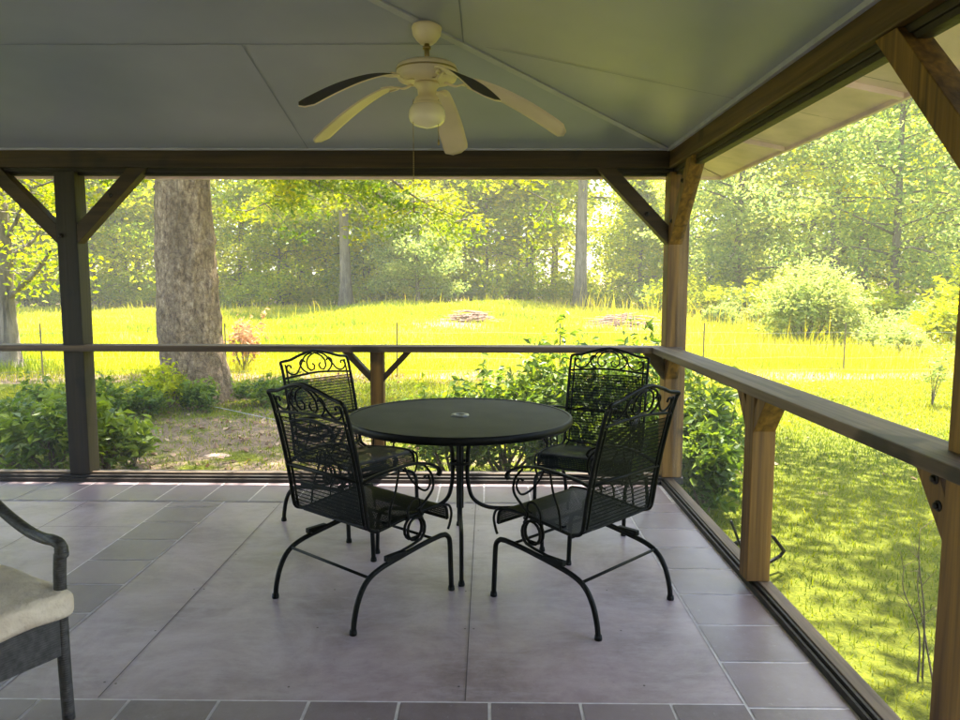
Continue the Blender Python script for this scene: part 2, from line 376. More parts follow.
def build_floor():
    fl = MB()
    fl.box((XL, YB, -0.12), (XS+0.085, YF+0.16, 0.0))
    o = fl.build('floor', floor_mat()); tag(o, kind='structure')
    sheets = []          # border tiles: each a thin sheet in one mesh of the floor
    V = []; F = []; T = []
    def quad(x0, x1, y0, y1, z, arr):
        arr.append((x0, x1, y0, y1, z))
    tiles = []; g = 0.0055
    def strip_y(x0, x1, ya, yb, off=0.0):
        y = yb-off
        if off: tiles.append((x0+g, x1-g, y+g, yb-g))
        while y > ya+0.02:
            y2 = max(y-0.298, ya); tiles.append((x0+g, x1-g, y2+g, y-g)); y = y2
    def strip_x(y0, y1, xa, xb, off=0.0):
        x = xa+off
        while x < xb-0.02:
            x2 = min(x+0.302, xb); tiles.append((x+g, x2-g, y0+g, y1-g)); x = x2
    XR0 = 0.865; XM0, XM1 = -2.01, -1.675; YFB = 4.60; YR1, YR0 = 2.345, 2.02
    strip_y(XR0, XS-0.005, YB, YFB, 0.19)
    strip_y(XM0, XM1, YR1, YFB, 0.12); strip_y(XM0, XM1, YB, YR0)
    strip_x(YFB, YF-0.005, XL, XS-0.005)
    strip_x(YR0, YR1, XL+0.03, XR0, 0.0)
    for (x0, x1, y0, y1) in tiles:
        k = len(V); V += [(x0, y0, 0.004), (x1, y0, 0.004), (x1, y1, 0.004), (x0, y1, 0.004)]; F.append((k, k+1, k+2, k+3)); T += [random.random()]*4
    tag(np_mesh('floor_tiles', np.array(V), np.array(F), tile_mat(), tint=np.array(T)), kind='structure')
    # pale grout bands under / beside the tiles
    gr = MB(); z = 0.002
    def band(x0, x1, y0, y1): gr.add([(x0, y0, z), (x1, y0, z), (x1, y1, z), (x0, y1, z)], [(0, 1, 2, 3)])
    band(XR0-0.004, XS, YB, YFB); band(XM0-0.004, XM1+0.004, YR1, YFB); band(XM0-0.004, XM1+0.004, YB, YR0)
    band(XL, XS, YFB-0.0, YF); band(XL, XR0-0.004, YR0, YR1+0.004)
    tag(gr.build('floor_grout', plain('pale_grout', (0.68, 0.62, 0.62), 0.7, 0, 20, 0.2)), kind='structure')
    sm = MB(); z = 0.003
    def seam(x0, x1, y0, y1): sm.add([(x0, y0, z), (x1, y0, z), (x1, y1, z), (x0, y1, z)], [(0, 1, 2, 3)])
    for x in (-3.79, -2.55, -1.31, -0.07):
        for (a_, b_) in ((YB, YR0-0.01), (YR1+0.01, YFB-0.01)):
            seam(x-0.0018, x+0.0018, a_, b_)
    seam(XL, XM0-0.01, 4.1-0.0015, 4.1+0.0015)
    for x in (-3.79, -2.55, -1.31, -0.07, 0.55, -0.69, -1.93):
        for yy in np.arange(-1.6, 4.6, 0.405):
            if YR0-0.02 < yy < YR1+0.02 or (XM0 < x < XM1): continue
            for dx in ((-0.022, 0.022) if x in (-2.55, -1.31, -0.07, -3.79) else (0,)):
                c_ = (x+dx+random.uniform(-.006, .006), yy+random.uniform(-.02, .02)); r_ = 0.0045
                if random.random() < 0.3: continue
                sm.add([(c_[0]+r_*math.cos(q*math.pi/3), c_[1]+r_*math.sin(q*math.pi/3), z) for q in range(6)], [tuple(range(6))])
    tag(sm.build('floor_seams', plain('dark_seam', (0.11, 0.085, 0.085), 0.9)), kind='structure')
build_floor()

# ------------------------------------------------------------------ porch
porch = empty('porch', (0, 0, 0), 0, 'open timber porch with screened sides, wooden railing and vaulted grey-blue ceiling', 'porch')
def build_ceiling():
    a, b, cc, d = (XL, YF), (XS, YF), (XS, YB), (XL, YB)
    half = (XS-XL)/2; xr = XL+half; hr = HC+PITCH*half
    ov = 0.03
    c0 = MB()
    A = (XL, YF, HC); B = (XS, YF, HC); D = (XS, YB, HC); E = (XL, YB, HC); K = (xr, YF-half, hr); L = (xr, YB, hr)
    c0.add([A, B, K], [(0, 2, 1)]); c0.add([B, D, L, K], [(0, 3, 2, 1)]); c0.add([A, K, L, E], [(0, 3, 2, 1)])
    ce = c0.build('ceiling', ceil_m, porch)
    # battens over the hips
    t1 = MB()
    def batten(p, q, w, th):
        p, q = Vector(p), Vector(q); dr = (q-p).normalized(); sd_ = dr.cross(Vector((0, 0, 1))).normalized()
        dn = Vector((0, 0, -1))
        vs = []
        for e in (p, q):
            vs += [e+sd_*w/2+Vector((0, 0, .006)), e-sd_*w/2+Vector((0, 0, .006)), e-sd_*w/2+dn*th, e+sd_*w/2+dn*th]
        t1.add(vs, [(0, 1, 2, 3), (7, 6, 5, 4), (0, 4, 5, 1), (1, 5, 6, 2), (2, 6, 7, 3), (3, 7, 4, 0)])
    batten(B, K, 0.045, 0.012); batten(A, K, 0.045, 0.012); batten(K, L, 0.045, 0.012)
    t1.build('ceiling_batten', trim_m, ce)
    t2 = MB()                     # edge trim along the side beam and front beam
    t2.box((XS-0.022, YB, HC-0.018), (XS-0.002, YF-0.03, HC+0.004)); t2.box((XL+0.002, YF-0.022, HC-0.010), (XS-0.024, YF-0.002, HC+0.003))
    t2.build('edge_trim', trim_m, ce)
    # panel seams
    s = MB()
    def pt_front(x, d_): return Vector((x, YF-d_, HC+PITCH*d_-0.003))
    def pt_side(y, d_): return Vector((XS-d_, y, HC+PITCH*d_-0.003))
    def line(p, q, w=0.005):
        dr = (q-p).normalized(); sd_ = dr.cross(Vector((0, 0, 1))).normalized()*w/2
        s.add([p+sd_, p-sd_, q-sd_, q+sd_], [(0, 1, 2, 3)])
    line(pt_front(XL+1.35, 1.33), pt_front(XS-1.35, 1.33)); line(pt_front(XL+2.56, 2.55), pt_front(XS-2.56, 2.55))
    for x in (-3.6, -1.2):
        line(pt_front(x, 0.01), pt_front(x, min(1.33, XS-x-0.03, x-XL-0.03)))
    line(pt_front(-2.4, 1.33), pt_front(-2.4, 2.4)); line(pt_front(-.13, 1.335), pt_front(-.13, 1.34+.0)) 
    line(pt_side(3.73, 1.33), pt_side(YB, 1.33)); line(pt_side(2.5, 2.55), pt_side(YB, 2.55))
    for y in (3.7, 1.3, -1.1): line(pt_side(y, 0.02), pt_side(y, 1.22))
    for y in (2.5, 0.1): line(pt_side(y, 1.22), pt_side(y, 2.44))
    s.build('panel_seam', seam_m, ce)
    # roof above (solid, with overhang)
    ovh = 0.52; r = MB()
    z0 = HC-PITCH*ovh+0.075; x0, x1, y1 = XL-ovh, XS+ovh, YF+ovh; dz = 0.02
    ro = [(x0, YB, z0), (x0, y1, z0), (x1, y1, z0), (x1, YB, z0)]
    hh = z0+PITCH*(half+ovh)
    Kr = (xr, YF-half, hh); Lr = (xr, YB, hh)
    r.add([ro[1], ro[2], Kr], [(0, 1, 2)]); r.add([ro[2], ro[3], Lr, Kr], [(0, 1, 2, 3)]); r.add([ro[0], ro[1], Kr, Lr], [(0, 1, 2, 3)])
    r.build('roof', plain('roof_shingles', (0.09, 0.085, 0.08), 0.9), porch)
    # soffit boards: underside of the overhang (level with rafter slope) and fascia
    sf = MB(); zi = 2.245; zo = 2.175
    xi, yi = XS+0.15, YF+0.15
    for k in range(12):      # side soffit in boards with fine gaps
        ya = YB+k*0.62; yb = min(ya+0.616, y1-0.02)
        if ya > yb: continue
        sf.add([(xi, ya, zi), (x1-0.02, ya, zo), (x1-0.02, min(yb, y1), zo), (xi, min(yb, yi), zi)], [(0, 1, 2, 3)])
    sf.add([(XL-0.1, yi, zi), (xi, yi, zi), (x1-0.02, y1-0.02, zo), (x0, y1-0.02, zo)], [(0, 1, 2, 3)])
    sf.build('soffit', soffit_m, porch)
    fs = MB()
    fs.box((x1-0.02, YB, zo-0.02), (x1+0.004, y1-0.02, z0+0.004)); fs.box((x0, y1-0.02, zo-0.02), (x1+0.004, y1+0.004, z0+0.004))
    fs.build('fascia', soffit_m, porch, 0.003)
    for y in (0.7, 1.92, 3.14, 4.36):      # rafter tail blocks seen on the side soffit
        MB().prism([(xi, zi-0.028), (x1-0.03, zo-0.02), (x1-0.03, zo+0.005), (xi, zi+0.005)], 1, y, y+0.038).build('rafter_tail', soffit_m, porch)
build_ceiling()

# beams: inner board and lower outer board, front / right / left
HB, HB2 = 2.165, 2.140
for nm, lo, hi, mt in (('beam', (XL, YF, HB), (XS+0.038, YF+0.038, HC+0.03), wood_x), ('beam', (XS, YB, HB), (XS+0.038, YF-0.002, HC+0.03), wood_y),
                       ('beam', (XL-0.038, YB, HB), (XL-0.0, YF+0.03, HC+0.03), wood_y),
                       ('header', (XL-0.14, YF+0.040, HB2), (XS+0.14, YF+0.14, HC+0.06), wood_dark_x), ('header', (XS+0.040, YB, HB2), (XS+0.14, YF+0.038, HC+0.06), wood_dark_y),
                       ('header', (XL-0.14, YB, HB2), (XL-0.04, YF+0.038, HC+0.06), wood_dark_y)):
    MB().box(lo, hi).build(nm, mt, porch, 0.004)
bt = MB()       # screen frame batten under the front and side header
bt.box((XL, YF+0.06, HB2-0.022), (XS+0.0, YF+0.10, HB2-0.001)); bt.box((XS+0.05, YB, HB2-0.022), (XS+0.09, YF-0.0, HB2-0.001))
bt.build('screen_batten', wood_dark_x, porch)

def brace(parent, p, q, w, d, axis, mat, name='brace', cut=None):
    """45-degree brace between p and q (2-D: along, z) lying in the plane of a wall; axis 0: along x, 1: along y"""
    (a0, z0), (a1, z1), c0 = p, q, d
    dx, dz = a1-a0, z1-z0; L = math.hypot(dx, dz); nx, nz = -dz/L*w/2, dx/L*w/2
    if cut == 'hv':      # q end cut level, p end cut plumb
        sx = 1 if dx > 0 else -1; s = w/2*math.sqrt(2)
        poly = [(a0, z0-s), (a0, z0+s), (a1-sx*s, z1), (a1+sx*s, z1)]
    else:
        poly = [(a0+nx, z0+nz), (a0-nx, z0-nz), (a1-nx, z1-nz), (a1+nx, z1+nz)]
    m_ = MB()
    if axis == 0: m_.prism([(u, z) for u, z in poly], 1, c0[0], c0[1])
    else: m_.prism([(u, z) for u, z in poly], 0, c0[0], c0[1])
    return m_.build(name, mat, parent, 0.003)
def bolt(parent, c, n):
    c = Vector(c); n = Vector(n)
    MB().tube([c-n*0.004, c+n*0.003], 0.016, 10).tube([c+n*0.003, c+n*0.012], 0.009, 6).build('bolt', bolt_m, parent)

PW = 0.14
def post(x, y, braces):
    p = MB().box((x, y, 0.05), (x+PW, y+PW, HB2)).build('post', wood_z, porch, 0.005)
    for b in braces:
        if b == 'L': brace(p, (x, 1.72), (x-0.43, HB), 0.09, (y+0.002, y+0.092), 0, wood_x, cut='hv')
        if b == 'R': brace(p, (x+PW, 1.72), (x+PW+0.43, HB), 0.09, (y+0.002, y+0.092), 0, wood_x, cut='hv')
        if b == 'N': brace(p, (y, 1.72), (y-0.45, HB), 0.09, (x+0.004, x+0.094), 1, wood_z, cut='hv')
        if b == 'F': brace(p, (y+PW, 1.72), (y+PW+0.45, HB), 0.09, (x+0.004, x+0.094), 1, wood_z, cut='hv')
    return p
wz = wood_z; wood_z = wood('shaded_pine_z', 2, (0.007, 0.004, 0.0015), (0.022, 0.012, 0.004)); pl = post(-2.93, YF+0.005, 'LR'); wood_z = wz  # left post: same pine with the shade on it painted into the colour
pc = post(XS+0.01, YF+0.005, 'LN')
pn = post(XS+0.01, 1.80, 'F')
post(XL-0.15, YF+0.005, '')
bolt(pl, (-2.90, YF+0.0, 1.71), (0, -1, 0)); bolt(pl, (-2.55, YF+0.006, 1.98), (0, -1, 0))
for (a, z) in ((YF-0.05, 1.81), (YF-0.30, 2.04)): bolt(pc, (XS+0.013, a, z), (-1, 0, 0))
bolt(pc, (XS-0.14, YF+0.006, 1.86), (0, -1, 0))

# rail caps, sill plates, rail posts
MB().box((XL-0.06, YF-0.03, RAIL-0.042), (XS+0.12, YF+0.13, RAIL)).build('handrail', grey_x, porch, 0.005)
MB().box((XS-0.085, YB, RAIL-0.044), (XS+0.085, YF-0.032, RAIL-0.002)).build('handrail', grey_y, porch, 0.005)
MB().box((XL-0.11, YB, RAIL-0.044), (XL+0.085, YF-0.032, RAIL-0.002)).build('handrail', grey_y, porch, 0.005)
s_ = MB(); s_.box((XL, YF+0.003, 0.002), (XS+0.16, YF+0.16, 0.048)); s_.build('sill_plate', wood_dark_x, porch, 0.003)
s_ = MB(); s_.box((XS+0.030, YB, 0.002), (XS+0.088, YF, 0.048)); s_.build('sill_plate', grey_y, porch, 0.003)
s_ = MB(); s_.box((XS+0.0, YB, 0.002), (XS+0.011, YF, 0.03)); s_.box((XS+0.017, YB, 0.002), (XS+0.028, YF, 0.042)); s_.build('screen_track', wood_dark_y, porch)
s_ = MB(); s_.box((XL, YF-0.02, 0.005), (XS-0.0, YF+0.001, 0.03)); s_.build('screen_track', wood_dark_x, porch)
s_ = MB(); s_.box((XL, YF+0.03, 0.05), (XS, YF+0.055, 0.064)); s_.build('screen_batten', grey_x, porch)
skirt = MB(); skirt.box((XS+0.087, YB, -0.4), (XS+0.105, YF, -0.001)); skirt.box((XL, YF+0.162, -0.4), (XS+0.14, YF+0.18, -0.001)); skirt.build('skirt_board', grey_y, porch)

def rail_post_front(x, w=0.092, sides='LR'):
    y = YF+0.02
    p = MB().box((x, y, 0.05), (x+w, y+w, RAIL-0.043)).build('rail_post', wood_z, porch, 0.004)
    for s in sides:
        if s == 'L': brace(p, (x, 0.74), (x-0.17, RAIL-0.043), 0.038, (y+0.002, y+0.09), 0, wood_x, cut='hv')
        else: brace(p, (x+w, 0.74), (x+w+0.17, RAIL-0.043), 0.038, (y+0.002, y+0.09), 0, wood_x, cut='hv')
    return p
rail_post_front(at(370, 400, Y=YF).x)
brace(pc, (XS+0.008, 0.79), (XS-0.08, RAIL-0.043), 0.08, (YF+0.007, YF+0.09), 0, wood_x, cut='hv')
rpx = XS-0.026
def rail_post_side(y, w=0.104):
    p = MB().box((rpx, y, 0.049), (rpx+w, y+w, RAIL-0.045)).build('rail_post', wood_z, porch, 0.004)
    brace(p, (y, 0.79), (y-0.10, RAIL-0.045), 0.07, (rpx+0.002, rpx+w-0.004), 1, wood_z, cut='hv')
    brace(p, (y+w, 0.79), (y+w+0.10, RAIL-0.045), 0.07, (rpx+0.002, rpx+w-0.004), 1, wood_z, cut='hv')
rail_post_side(3.26)
for dy, sg in ((0, -1), (PW, 1)):
    brace(pn, (1.80+dy, 0.76), (1.80+dy+sg*0.12, RAIL-0.045), 0.085, (XS+0.016, XS+0.1), 1, wood_z, cut='hv')
brace(pc, (YF+0.005, 0.79), (YF-0.09, RAIL-0.045), 0.07, (XS+0.016, XS+0.1), 1, wood_z, cut='hv')
for z in (0.80, 0.87): bolt(pn, (XS+0.015, 1.97+(z-0.80)*0.3, z), (-1, 0, 0))

# insect screen (a fine grey mesh: most light goes through)
def screen_mat():
    mt, t, b = nodes('insect_screen')
    b.inputs['Base Color'].default_value = (0.42, 0.42, 0.40, 1); b.inputs['Roughness'].default_value = 0.9
    tr = t.nodes.new('ShaderNodeBsdfTransparent'); ms = t.nodes.new('ShaderNodeMixShader')
    lw = N(t, 'ShaderNodeLayerWeight', Blend=0.25)
    mr = N(t, 'ShaderNodeMapRange'); mr.inputs[3].default_value = 0.07; mr.inputs[4].default_value = 0.22
    t.links.new(lw.outputs['Facing'], mr.inputs[0]); t.links.new(mr.outputs[0], ms.inputs[0])
    t.links.new(tr.outputs[0], ms.inputs[1]); t.links.new(b.outputs[0], ms.inputs[2])
    t.links.new(ms.outputs[0], t.nodes['Material Output'].inputs[0])
    return mt
scm = screen_mat()
for (x0, x1) in ((XL, -2.93), (-2.93+PW, XS+0.01)):
    for (z0, z1) in ((0.05, RAIL-0.043), (RAIL, HB2)):
        y = YF+0.12
        MB().add([(x0, y, z0), (x1, y, z0), (x1, y, z1), (x0, y, z1)], [(0, 1, 2, 3)]).build('screen', scm, porch)
for (y0, y1) in ((YB, 1.80), (1.80+PW, YF)):
    for (z0, z1) in ((0.05, RAIL-0.046), (RAIL, HB2)):
        x = XS+0.080
        MB().add([(x, y0, z0), (x, y1, z0), (x, y1, z1), (x, y0, z1)], [(0, 1, 2, 3)]).build('screen', scm, porch)

# house wall behind the camera, closes the porch
hw = empty('house', (0, YB, 0), 0, 'pale sided house wall that the porch is built against', 'house')
wm = MB(); wm.box((-9, -0.25, -0.4), (6, -0.01, 2.25)); wm.prism([(-9, 2.25), (6, 2.25), (-1.8, 4.0)], 1, -0.25, -0.01)
wm.build('wall', plain('pale_siding', (0.55, 0.54, 0.5), 0.7), hw)
#@@OBJECTS@@
# ------------------------------------------------------------------ vegetation helpers
def leaf_cloud(Cn, size, up=0.3, aspect=0.5, droop=0.0, jit=0.35, outward=None):
    """pointed, slightly folded leaves at centres Cn (n,3) -> V, F(tris), per-vertex id"""
    n = len(Cn)
    d = rng.normal(size=(n, 3)); d[:, 2] = d[:, 2]*0.6-droop
    if outward is not None: d = d+outward
    d /= np.linalg.norm(d, axis=1)[:, None]
    nrm = rng.normal(size=(n, 3)); nrm[:, 2] = np.abs(nrm[:, 2])+up
    s = np.cross(d, nrm); s /= np.linalg.norm(s, axis=1)[:, None]+1e-9
    nn = np.cross(s, d)
    L = size*(1+jit*rng.normal(size=(n, 1)).clip(-1.6, 1.8)); W = L*aspect*0.5
    b = Cn-d*L*0.5; tp = Cn+d*L*0.5-nn*L*0.08; l = Cn-s*W+nn*W*0.35; r = Cn+s*W+nn*W*0.35
    V = np.stack([b, l, tp, r], 1).reshape(-1, 3)
    k = np.arange(n)*4
    F = np.stack([np.stack([k, k+1, k+2], 1), np.stack([k, k+2, k+3], 1)], 1).reshape(-1, 3)
    return V, F
def leaves_obj(name, Cn, size, mat, parent=None, tint=None, **kw):
    V, F = leaf_cloud(Cn, size, **kw)
    if tint is None: tint = rng.beta(2, 2.2, len(Cn))
    return np_mesh(name, V, F, mat, parent, np.repeat(tint, 4))

def make_tree(name, h, rad, base, trunk_r, mat, bmat, seed, nlimb=26, clump=46, size=0.22, spread=0.55, droop=0.1, lean=0.3, loc=(0, 0), lowdroop=0.0, density=1.0, zoff=0.0, top_r=0.25, cutoff=None):
    """tapered trunk with limbs, crown of leaf clumps round the limbs"""
    global rng
    keep = rng; rng = np.random.default_rng(seed); rd = random.Random(seed)
    root = empty(name, (loc[0], loc[1], float(gz(loc[0], loc[1]))-0.05+zoff))
    tk = MB(); pts = []; rs = []
    ph = rd.uniform(0, 6.28); n = 12
    def axis(t):
        return Vector((math.cos(ph)*lean*t*t+0.12*math.sin(5*t+ph)*lean*3*t, math.sin(ph)*lean*t*t+0.1*math.sin(6*t)*lean*3*t, h*t))
    for i in range(n+1):
        t = i/n; pts.append(axis(t*0.96)); rs.append(trunk_r*(1+0.5*math.exp(-t*h/0.5))*(1-0.85*t)+0.015)
    tk.tube(pts, rs, 10)
    cl = []; tint = []
    for k in range(nlimb):
        t = base+(0.97-base)*((k+rd.random())/nlimb)
        a = k*2.4+rd.uniform(-.5, .5)
        prof = math.sin(math.pi*min(1, 0.18+0.82*(t-base)/(1-base))**0.75)**0.7 if t > base else 1
        prof = max(prof, top_r)
        L = rad*prof*rd.uniform(0.7, 1.12)
        el = rd.uniform(0.0, 0.45)+0.5*(t-base)/(1-base)-lowdroop*(1-(t-base)/(1-base))
        p0 = axis(t*0.96); P = [p0]
        dr = Vector((math.cos(a)*math.cos(el), math.sin(a)*math.cos(el), math.sin(el)))
        cur = p0
        for q in range(4):
            dr = (dr+Vector((rd.uniform(-.2, .2), rd.uniform(-.2, .2), rd.uniform(-.16, .12)-droop))).normalized()
            cur = cur+dr*L/4; P.append(cur)
        r0 = max(0.012, trunk_r*(1-0.85*t)*0.42)
        tk.tube(P, [r0*(1-0.2*q) for q in range(5)], 6)
        nsub = 5
        for q in range(nsub):
            f = rd.uniform(0.25, 1.0)*4; i0 = min(3, int(f)); pp = P[i0].lerp(P[i0+1], f-i0)
            sl = L*rd.uniform(0.12, 0.38)
            dd = Vector((rd.gauss(0, 1), rd.gauss(0, 1), rd.gauss(0, .5)-droop*2)).normalized()
            tip = pp+dd*sl
            tk.tube([pp, pp.lerp(tip, .5)+Vector((0, 0, sl*.06)), tip], [r0*.3, r0*.2, r0*.08+0.003], 4, cap=False)
            tn = rd.uniform(0.1, 0.9)
            for c in (tip, pp.lerp(tip, 0.55)):
                m_ = int(clump*density*rd.uniform(.5, 1.4)/2)
                sg = spread*rd.uniform(.6, 1.3)*np.array([1, 1, 0.55])
                cl.append(np.array(c)+rng.normal(size=(m_, 3))*sg*0.55); tint.append(np.clip(rng.normal(tn, .2, m_), 0, 1))
    cl = np.concatenate(cl); tint = np.concatenate(tint)
    if cutoff is not None:
        kz = cl[:, 2] > cutoff; cl, tint = cl[kz], tint[kz]
    tk.build('trunk', bmat, root)
    leaves_obj('crown', cl, size, mat, root, tint, aspect=0.6, droop=droop*1.5)
    rng = keep
    return root
def place(src, x, y, rz, sc, label=None, group=None, cat='tree', zs=None):
    o = copy_tree(src); o.location = (x, y, float(gz(x, y))-0.06); o.rotation_euler = (0, 0, rz); o.scale = (sc, sc, zs or sc)
    tag(o, label, cat, group); return o

# ------------------------------------------------------------------ the big tree in front of the porch
def big_tree():
    p0 = at(205, 402, Y=10.9)
    bx, by = p0.x, 10.9; bz = float(gz(bx, by))-0.05
    root = empty('shade_tree', (bx, by, bz), 0, 'huge grey-brown trunk with flaky bark and a flared base just beyond the porch railing', 'tree')
    # trunk: measured silhouette (pixel row -> left/right edge)
    rows = [(402, 172, 240), (385, 166, 231), (360, 162, 223), (330, 159, 219), (290, 158, 216), (250, 157, 213), (210, 157, 210), (175, 158, 208)]
    prof = []
    for v, l, r_ in rows:
        a, b = at(l, v, Y=by), at(r_, v, Y=by); prof.append((a.z-bz, (a.x+b.x)/2-bx, (b.x-a.x)/2))
    prof[0] = (0.0, prof[0][1], prof[0][2]*1.12)
    zt = prof[-1][0]; sl = (prof[-1][1]-prof[-3][1])/(zt-prof[-3][0])
    for dz, rr in ((1.2, .36), (2.6, .33), (4.2, .28), (6, .23), (8, .16), (10, .08)):
        prof.append((zt+dz, prof[7][1]+sl*dz*0.6, rr))
    zz = np.array([q[0] for q in prof]); xx = np.array([q[1] for q in prof]); rr = np.array([q[2] for q in prof])
    nz, seg = 260, 120
    Z = np.concatenate([np.linspace(0, 4, 200, endpoint=False), np.linspace(4, zz[-1], 60)]); 
    X = np.interp(Z, zz, xx); Rr = np.interp(Z, zz, rr)
    th = np.linspace(0, 2*np.pi, seg, endpoint=False)
    TH, ZZ = np.meshgrid(th, Z)
    flare = np.exp(-ZZ/0.35)
    disp = 1+flare*0.16*np.sin(5*TH+0.6)+0.02*np.sin(3*TH+ZZ*0.7)
    def vn(a, b, s):
        g = np.random.default_rng(s).normal(size=(64, 64)); a = a % 64; b = b % 64
        i, j = np.floor(a).astype(int), np.floor(b).astype(int); fa, fb = a-i, b-j
        fa = fa*fa*(3-2*fa); fb = fb*fb*(3-2*fb)
        return (g[i % 64, j % 64]*(1-fa)*(1-fb)+g[(i+1) % 64, j % 64]*fa*(1-fb)+g[i % 64, (j+1) % 64]*(1-fa)*fb+g[(i+1) % 64, (j+1) % 64]*fa*fb)
    u = TH/(2*np.pi)
    disp += 0.016*vn(u*64, ZZ*7+0.3*np.sin(u*40), 1)+0.022*vn(u*32, ZZ*3.2, 2)+0.012*vn(u*16+5, ZZ*14, 3)
    for (kt, kz, ks) in ((-0.35, 1.75, 0.10), (-0.2, 2.35, 0.12), (-2.2, 2.2, 0.05), (-1.6, 1.5, 0.04)):    # burls
        disp += ks*np.exp(-((np.angle(np.exp(1j*(TH-kt))))/0.16)**2-((ZZ-kz)/0.09)**2)
    V = np.stack([X[:, None]+Rr[:, None]*disp*np.cos(TH), Rr[:, None]*disp*np.sin(TH), ZZ], 2).reshape(-1, 3)
    n = len(Z); I, J = np.meshgrid(np.arange(seg), np.arange(n-1)); k = (J*seg+I).ravel(); k2 = (J*seg+(I+1) % seg).ravel()
    F = np.stack([k, k2, k2+seg, k+seg], 1)
    tr = np_mesh('trunk', V, F, bark_big, root, smooth=True)
    # limbs: high ones spread the crown, low ones droop into view to the right
    L = MB(); cl = []; tn = []
    def limb(pts, r0, leafy, cs, nl, sub=7, sd=0, fr=(0.35, 1), tr_=(.3, .95)):
        rd = random.Random(sd); P = crom(pts, 6); L.tube(P, [max(.006, r0*(1-0.9*i/len(P))) for i in range(len(P))], 7)
        for q in range(sub):
            f = rd.uniform(*fr); i = min(len(P)-2, int(f*(len(P)-1))); pp = P[i]
            d = Vector((rd.gauss(0, 1), rd.gauss(0, 1), rd.gauss(-0.25, .4))).normalized(); sl = rd.uniform(.4, 1.3)*leafy
            tip = pp+d*sl; md = pp.lerp(tip, .5)+Vector((0, 0, .08*sl)); L.tube([pp, md, tip], [r0*.18+.004, r0*.1+.003, .003], 4, cap=False)
            t0 = rd.uniform(*tr_)
            for c in (tip, md, pp.lerp(tip, .8)):
                m_ = int(nl*rd.uniform(.4, 1.2)); cl.append(np.array(c)+rng.normal(size=(m_, 3))*np.array([cs, cs, cs*.45])); tn.append(np.clip(rng.normal(t0, .18, m_), 0, 1))
    rd = random.Random(3)
    for k in range(34):
        a = k*2.4; z = 4.6+k*0.25; Ln = (6.6-0.11*k)*rd.uniform(.8, 1.1)
        x0 = float(np.interp(z, zz, xx)); P = [(x0, 0, z)]
        for q in range(1, 5):
            P.append((x0+math.cos(a)*Ln*q/4+rd.uniform(-.3, .3), math.sin(a)*Ln*q/4+rd.uniform(-.3, .3), z+Ln*(.32*q/4-.16*(q/4)**2*2)+rd.uniform(-.2, .2)))
        limb(P, 0.13, 1.5, 0.5, 95, 14, k)
    # low drooping boughs seen under the eave
    def loc(u, v, Y): p = at(u, v, Y=Y); return (p.x-bx, p.y-by, p.z-bz)
    low = [([(0.2, .1, 4.4), (1.3, .1, 4.1), loc(330, 150, 11.2), loc(392, 205, 11.6), loc(440, 214, 12.0)], 41),
           ([(0.2, .3, 4.9), (1.8, .6, 4.4), loc(360, 150, 12.5), loc(420, 200, 13), loc(500, 232, 13.4)], 42),
           ([(0.2, -.2, 4.7), (2.2, .0, 4.6), loc(430, 120, 11.5), loc(490, 170, 12), loc(556, 205, 12.6)], 43),
           ([(0.2, -.1, 4.2), (1.0, -.1, 3.9), loc(285, 160, 10.6), loc(318, 185, 10.9), loc(352, 196, 11.2)], 44),
           ([(-0.2, .1, 4.4), (-1.0, .3, 3.9), loc(110, 150, 11.5), loc(60, 178, 11.8), loc(12, 195, 12)], 45),
           ([(0.2, .3, 4.6), (1.4, 1.0, 4.3), loc(300, 170, 13), loc(270, 200, 13.6), loc(240, 214, 14)], 46)]
    for P, sd_ in low: limb(P, 0.05, 0.75, 0.17, 44, 15, sd_, (0.4, 1), (.05, .9))
    L.build('limb', bark_far, root)
    cl = np.concatenate(cl); tn = np.concatenate(tn)
    leaves_obj('crown', cl, 0.08, leaf_shade, root, tn, aspect=0.5, droop=0.3)
big_tree()

